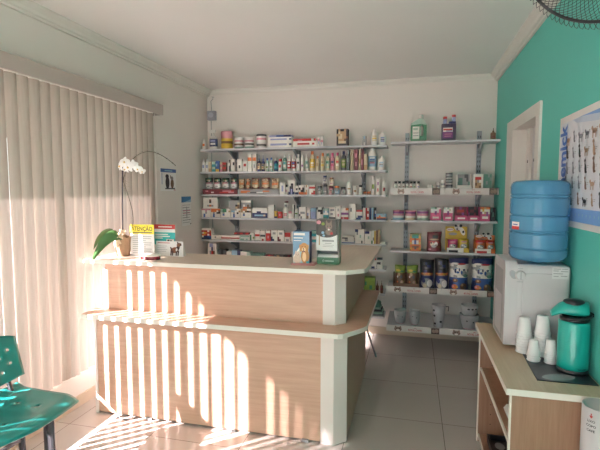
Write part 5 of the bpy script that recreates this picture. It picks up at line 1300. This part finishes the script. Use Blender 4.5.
goods('R1', [('b', 491, 496.6, 127.6, 'h', 'hmh', 'small dark brown bottle by the teal wall', dict(st='drop', cap='h'))])
zz, yy = SB['R2']
goods('R2', [('b', x-1.6, x+1.6, 181.3, 'f', 'ff'+c_, l_+' of the small white dropper bottles with black caps', dict(st='pill', cap='k', nm='dropper_bottle', grp='seven dropper bottles')) for x, c_, l_ in
   ((395.7, 'e', 'leftmost'), (399.4, 'd', 'second'), (403.6, 'm', 'third'), (407.4, 'j', 'fourth'), (411.2, 'r', 'fifth'), (414.6, 'l', 'sixth'), (418.4, 'b', 'rightmost'))]+[
 ('t', 427, 433.4, 184.8, 'f', 'ff', 'low white pot between droppers and cup piles', dict(cap='f')),
 ('t', 436.4, 440.4, 182, 'f', 'fefe', 'white ribbed pot, left of the tall pot pile', dict(cap='f')),
 ('t', 440.8, 445.2, 180, 'f', 'fefef', 'white ribbed pot right beside the tall pile', dict(cap='f')),
 ('t', 445.8, 453, 183.4, 'f', 'ded', 'white pot with dark bands, bottom of the tall pile', dict(cap='f')),
 ('t', 445.8, 453, 177.8, 'f', 'ded', 'white pot with dark bands, middle of the tall pile', dict(cap='f', on=1)),
 ('t', 445.8, 453, 172.2, 'f', 'ded', 'white pot with dark bands, top of the tall pile', dict(cap='f', on=1)),
 ('h', 457.4, 471.6, 174, 'f', '......./.......|eeeedde/ejjeede/jjjeeej', 'open white display carton with grey green backing', dict(dep=.08)),
 ('B', 473.2, 483.6, 174, 'f', 'fffff/.rrr./.ae../.haa./.aah./.....', 'white carton with red line and brown cat picture', dict(dep=.07)),
 ('B', 484, 492, 174, 'j', 'jjej/jjje/jejj/jjjj/jeej', 'dark green carton with pale marks near the teal wall', dict(dep=.08)),
])
for s_ in ():
    pass
goods('R3', [
 ('t', 392.6, 404, 210.4, 's', 'viws', 'pink and blue round food cup, leftmost', dict(cap='i', grp='round food cups')),
 ('t', 405, 416, 210.6, 'c', 'viwc', 'pink and cream round food cup, second', dict(cap='i', grp='round food cups')),
 ('t', 417, 429, 210.2, 'q', 'vifq', 'pink and pale green round food cup, third', dict(cap='e', grp='round food cups')),
 ('B', 430.6, 441.2, 207.2, 'p', 'qqgff/fwffp/ffvfp/ppvpp/ppppp/pfffp/ppppp', 'pink food carton with green and white top', dict(dep=.07)),
 ('B', 443.6, 453, 207.2, 'p', 'qfqff/fwfcf/ffvff/ppvpp/ppppp/pfffp/ppppp', 'pink food carton with white picture, left of the open boxes', dict(dep=.07)),
 ('h', 455.2, 468, 207, 'p', '...../.fff./.....|mmvmm/mrrrm/mmmvm', 'open pink display box with dark red inside, leftmost of two', dict(dep=.09)),
 ('h', 468.3, 480, 207, 'p', '...../.fff./.....|kkkmk/kmmkk/vkkmk', 'open pink display box beside the orange picture carton', dict(dep=.09)),
 ('B', 480.4, 490.4, 207, 'p', 'ooaoo/fyfff/vfavf/pppvp/pfffp/ppppp', 'pink food carton with orange picture top', dict(dep=.09)),
 ('B', 491, 495.6, 207.8, 'd', 'jkk/kjk/kkk', 'dark carton in the corner by the teal wall', dict(dep=.09)),
])
goods('R4', [
 ('B', 409.8, 421, 244.4, 'y', 'ooooo/ohdho/.odo./ooooo', 'yellow and orange small carton, bottom of two stacked', dict(dep=.08)),
 ('B', 409.8, 421, 234.3, 'y', 'aggga/yttty/oohoo/owbwo/.wbw.', 'yellow carton with blue dot, on top of another', dict(dep=.08, on=1)),
 ('p', 427, 442, 232, 'm', 'mmm/mkm/mmm/mmm/mmm/mmm', 'dark red food bag', dict(art=ART['red'], dep=.06)),
 ('h', 447, 469.6, 240, 'y', 'fffffffffyyy/fkkkkkfffyyy|', 'yellow display carton holding pink and yellow pouches', dict(dep=.13, dy=.02)),
 ('h', 475, 496.8, 241, 'o', 'ffffffffoo/frrrrrffoo|', 'orange red display carton holding two pouches', dict(dep=.13, dy=.02)),
])
goods('R4', [
 ('p', 447.8, 458.2, 239.6, 'p', 'ppp/ppp/ppp/ppp', 'bright pink treat pouch in the yellow display', dict(art=ART['treat'], free=1, dz=.005, dy=.035, dep=.05)),
 ('p', 459, 469, 239.2, 'y', 'yyy/yyy/yyy/yyy', 'yellow treat pouch in the yellow display', dict(art=ART['treat'], free=1, dz=.005, dy=.035, dep=.05)),
 ('p', 475.6, 485.6, 240.6, 'o', 'rrr/ooo/ooo/ooo', 'orange treat pouch, left of two in the orange display', dict(art=ART['treat'], free=1, dz=.005, dy=.035, dep=.05)),
 ('p', 486.2, 496.4, 240.6, 'o', 'rrr/ooo/ooo/ooo', 'orange treat pouch, right of two in the orange display', dict(art=ART['treat'], free=1, dz=.005, dy=.035, dep=.05)),
])
# printed header boards with spotted dogs
def header(x0, x1, yt, yb, base, lab, rd):
    Y = 4.70+.02+.134; a, b, c_ = on(1, Y, x0, yt), on(1, Y, x1, yt), on(1, Y, x0, yb); z0 = SB['R4'][0]+.001
    m_ = MB().box(a.x, b.x, Y, Y+.004, z0, a.z-.03, base); W = b.x-a.x; H = a.z-z0
    D = Decal(m_, (a.x, Y, z0), (1, 0, 0), (0, 0, 1), (0, -1, 0))
    cx = W*(.52 if rd else .58)
    D.ell(cx, H*.86, W*.17, H*.12, 'f', 18).ell(cx+W*.20, H*.72, W*.10, H*.16, 'f', 12, .4).ell(cx-W*.1, H*.92, W*.06, H*.05, 'k', 10).ell(cx+W*.12, H*.92, W*.07, H*.06, 'k', 10).ell(cx-W*.04, H*.80, W*.045, H*.03, 'k', 10)
    D.ell(cx+W*.24, H*.70, W*.045, H*.05, 'k', 10).ell(cx-W*.02, H*.88, W*.02, H*.02, 'k', 8).ell(cx+W*.02, H*.74, W*.05, H*.02, 'r', 8)
    D.ell(W*.22, H*.78, W*.16, H*.06, 'f', 14).rect(W*.10, H*.765, W*.34, H*.79, 'i').ell(W*.35, H*.62, W*.2, H*.05, 'e', 12)
    tag(m_.build('header_board', None, ((a.x+b.x)/2, Y, z0)), lab, 'display board', 'spotted dog header boards')
header(445.5, 467.5, 223.4, 246, 'y', 'yellow card header with spotted dog above the pink and yellow pouches', 0)
header(474.6, 496, 232, 246, 'o', 'orange card header with spotted dog above the orange pouches', 1)
goods('R5', [
 ('h', 393, 419.6, 274, 'h', '...|', 'brown open carton holding two green pouches', dict(dep=.12, dy=.03)),
 ('p', 420, 434.6, 259.6, 'n', 'kkkk/knkk/kknk/kkkk/knkk/haah/nnnn/nnnn/nnnn/nnnn/nnnn', 'navy bag with orange band, left of two', dict(art=ART['navy'], dep=.09, dy=.06, grp='navy food bags')),
 ('p', 435, 449.4, 259.3, 'n', 'kkkk/knkk/kknk/kkkk/knkk/haah/nnnn/nnnn/nnnn/nnnn/nnnn', 'navy bag with orange band, right of two', dict(art=ART['navy'], dep=.09, dy=.06, grp='navy food bags')),
 ('p', 449.8, 469.6, 258.6, 'b', 'nnnnn/nnnnn/fefff/eefff/ffffe/ffeff/fefff/bbbbb/nbbbn/nbbbn/nbbbn/nnnnn', 'blue and white food bag, left of two', dict(art=ART['blue'], dep=.10, dy=.035, grp='blue and white food bags')),
 ('p', 472.4, 494, 259.4, 'b', 'nnnnn/nnnnn/fefff/eefff/ffffe/ffeff/fefff/bbbbb/nbbbn/nbbbn/nbbbn/nnnnn', 'blue and white food bag, right of two', dict(art=ART['blue'], dep=.10, dy=.035, grp='blue and white food bags')),
])
goods('R5', [
 ('p', 394.6, 405.8, 265.6, 'l', 'lll/lll/hlh/hhh/hhh/hhh', 'green pouch with brown pictures, left of two', dict(art=ART['green'], free=1, dz=.005, dy=.045, dep=.07, grp='green food pouches')),
 ('p', 406.6, 418.2, 265.8, 'l', 'lll/lll/hlh/hhh/hhh/hhh', 'green pouch with brown pictures, right of two', dict(art=ART['green'], free=1, dz=.005, dy=.045, dep=.07, grp='green food pouches')),
])
# bowls and the jug on the lowest shelf
M_bowl = mat('bowl_frosted_white', (.38, .39, .41), .35, noise=.12, nscale=25)
zb = SB['R6'][0]+.0006
def bowl(px0, px1, yt, Y, label, nm='pet_bowl', paws='k', rim=1.0, foot=.62, mt=None):
    a, b = on(1, Y, px0, yt), on(1, Y, px1, yt); r = (b.x-a.x)/2; cx = (a.x+b.x)/2; cy = Y; H = max(.03, on(1, Y-r*.0, px0, yt).z-zb)
    pr = [(.00001, 0), (r*foot, 0), (r*(foot+.02), .006), (r*(foot+.22), H*.35), (r*.98, H*.8), (r*rim, H), (r*(rim-.05), H), (r*.9, H*.78), (r*(foot+.1), H*.32), (.00001, H*.12)]
    m_ = MB().lathe(pr, (cx, cy, zb), mt or M_bowl, 28)
    curved2(m_, cx, cy, r*(foot+.035), 1, -PI*.9, -PI*.1, zb+.002, zb+.006, 'i')
    for (an, hz, sz) in ((-1.2, .55, .10), (-1.9, .62, .09)):
        rr = r*(.92)+.004; D = Decal(m_, (cx+rr*math.cos(an), cy+rr*math.sin(an), zb+H*hz), (-math.sin(an), math.cos(an), 0), (0, 0, 1), (math.cos(an), math.sin(an), 0))
        D.ell(0, 0, r*sz, r*sz*.8, paws, 8)
    tag(m_.build(nm, None, (cx, cy, zb)), label, 'bowl', 'white bowls on the lowest right shelf')
bowl(394, 406.4, 309, 4.52, 'small frosted white bowl at the left end of the lowest right shelf')
bowl(409, 420.4, 309.6, 4.50, 'frosted white bowl with dark paw print, second on the lowest right shelf', rim=.93)
bowl(459.4, 479, 313, 4.50, 'wide frosted white bowl under another on the lowest right shelf')
# upper bowl sits in the wide one
a, b = on(1, 4.50, 461, 304), on(1, 4.50, 478, 304); r = (b.x-a.x)/2; z1 = a.z; zc = on(1, 4.5, 470, 313).z+.001
m_ = MB().lathe([(.00001, zc-.03-zb), (r*.55, zc-.03-zb), (r*.9, zc-zb), (r, z1-zb), (r*.94, z1-zb), (r*.8, zc-zb+.004), (.00001, zc-.022-zb)], ((a.x+b.x)/2, 4.50, zb), M_bowl, 28)
for an in (-1.3, -1.75, -.8):
    D = Decal(m_, ((a.x+b.x)/2+r*.99*math.cos(an), 4.50+r*.99*math.sin(an), (z1+zc)/2+.01), (-math.sin(an), math.cos(an), 0), (0, 0, 1), (math.cos(an), math.sin(an), 0)); D.ell(0, 0, .012, .008, 'k', 8)
tag(m_.build('pet_bowl', None, ((a.x+b.x)/2, 4.50, zc)), 'frosted white bowl with dark marks nested in the wide bowl', 'bowl', 'white bowls on the lowest right shelf')
a, b = on(1, 4.46, 431.5, 304), on(1, 4.46, 446, 304); r = (b.x-a.x)/2; H = a.z-zb; cx = (a.x+b.x)/2
m_ = MB().lathe([(.00001, 0), (r*.62, 0), (r*.66, .008), (r*.82, H*.45), (r, H), (r*.94, H), (r*.76, H*.45), (.00001, .012)], (cx, 4.46, zb), M_bowl, 28)
for (an, hz) in ((-2.35, .78), (-2.3, .55), (-2.25, .2), (-1.2, .3)):
    rr = r*(.66+.34*hz)+.002; D = Decal(m_, (cx+rr*math.cos(an), 4.46+rr*math.sin(an), zb+H*hz), (-math.sin(an), math.cos(an), 0), (0, 0, 1), (math.cos(an), math.sin(an), 0)); D.ell(0, 0, .013, .011, 'k', 8)
jg = m_.build('measuring_jug', None, (cx, 4.46, zb)); tag(jg, 'tall frosted white beaker with black paw marks on the lowest right shelf', 'beaker')
MB().tube([(cx+r*.9, 4.46, zb+H*.92), (cx+r*1.35, 4.44, zb+H*.95), (cx+r*1.3, 4.44, zb+H*.75)], .004, 'k', 6).build('scoop_handle', jg)

# nozzle on the canister
for o in bpy.data.objects:
    if o.get('label', '').startswith('pink and yellow round canister'):
        l_ = o.location; zt = max(v.co.z for v in o.data.vertices)+l_.z
        MB().lathe([(.013, .012), (.010, .03), (.004, .045), (.00001, .05)], (l_.x, l_.y, zt), 'f', 10).build('nozzle', o)

# ------------------------------------------------------------------ light, world, camera
w = bpy.data.worlds.new('World'); scene.world = w; w.use_nodes = True; nt = w.node_tree; bg = nt.nodes['Background']
bg.inputs[0].default_value = (.90, .96, 1.0, 1); bg.inputs[1].default_value = SKY
sun = bpy.data.lights.new('sun', 'SUN'); sun.energy = SUN; sun.angle = math.radians(1.0); sun.color = (1.0, .81, .84)
so = bpy.data.objects.new('sun', sun); COL.objects.link(so); so.rotation_euler = Vector((1, .92, -.80)).to_track_quat('-Z', 'Y').to_euler(); so.location = (-6, -3, 5)
def portal(nm, loc, rot, sx, sy):
    l = bpy.data.lights.new(nm, 'AREA'); l.shape = 'RECTANGLE'; l.size = sx; l.size_y = sy; l.cycles.is_portal = True
    o = bpy.data.objects.new(nm, l); COL.objects.link(o); o.location = loc; o.rotation_euler = rot
portal('portal_front', ((OX0+OX1)/2, FY-.16, OZ/2), (PI/2, 0, 0), OX1-OX0, OZ)      # faces +Y
portal('portal_left', (LX-T-.01, (WY0+WY1)/2, (WZ0+WZ1)/2), (0, -PI/2, 0), WZ1-WZ0, WY1-WY0)
cam = bpy.data.cameras.new('camera'); cam.sensor_width = 36; cam.lens = 27; cam.clip_start = .05
co = bpy.data.objects.new('camera', cam); COL.objects.link(co); co.location = (0, 0, CH); co.rotation_euler = (PI/2-PIT, 0, YAW); scene.camera = co
vs_ = scene.view_settings; vs_.view_transform = 'Standard'; vs_.look = 'None'; vs_.gamma = 1; vs_.use_curve_mapping = False; vs_.exposure = EXPO
scene.cycles.use_denoising = True; scene.cycles.max_bounces = 10; scene.cycles.diffuse_bounces = 8; scene.cycles.transparent_max_bounces = 12
scene.cycles.sample_clamp_indirect = 6; scene.cycles.caustics_reflective = False
for l_, n_ in LABELS.items():
    if len(n_) > 1: print('DUP', len(n_), l_)
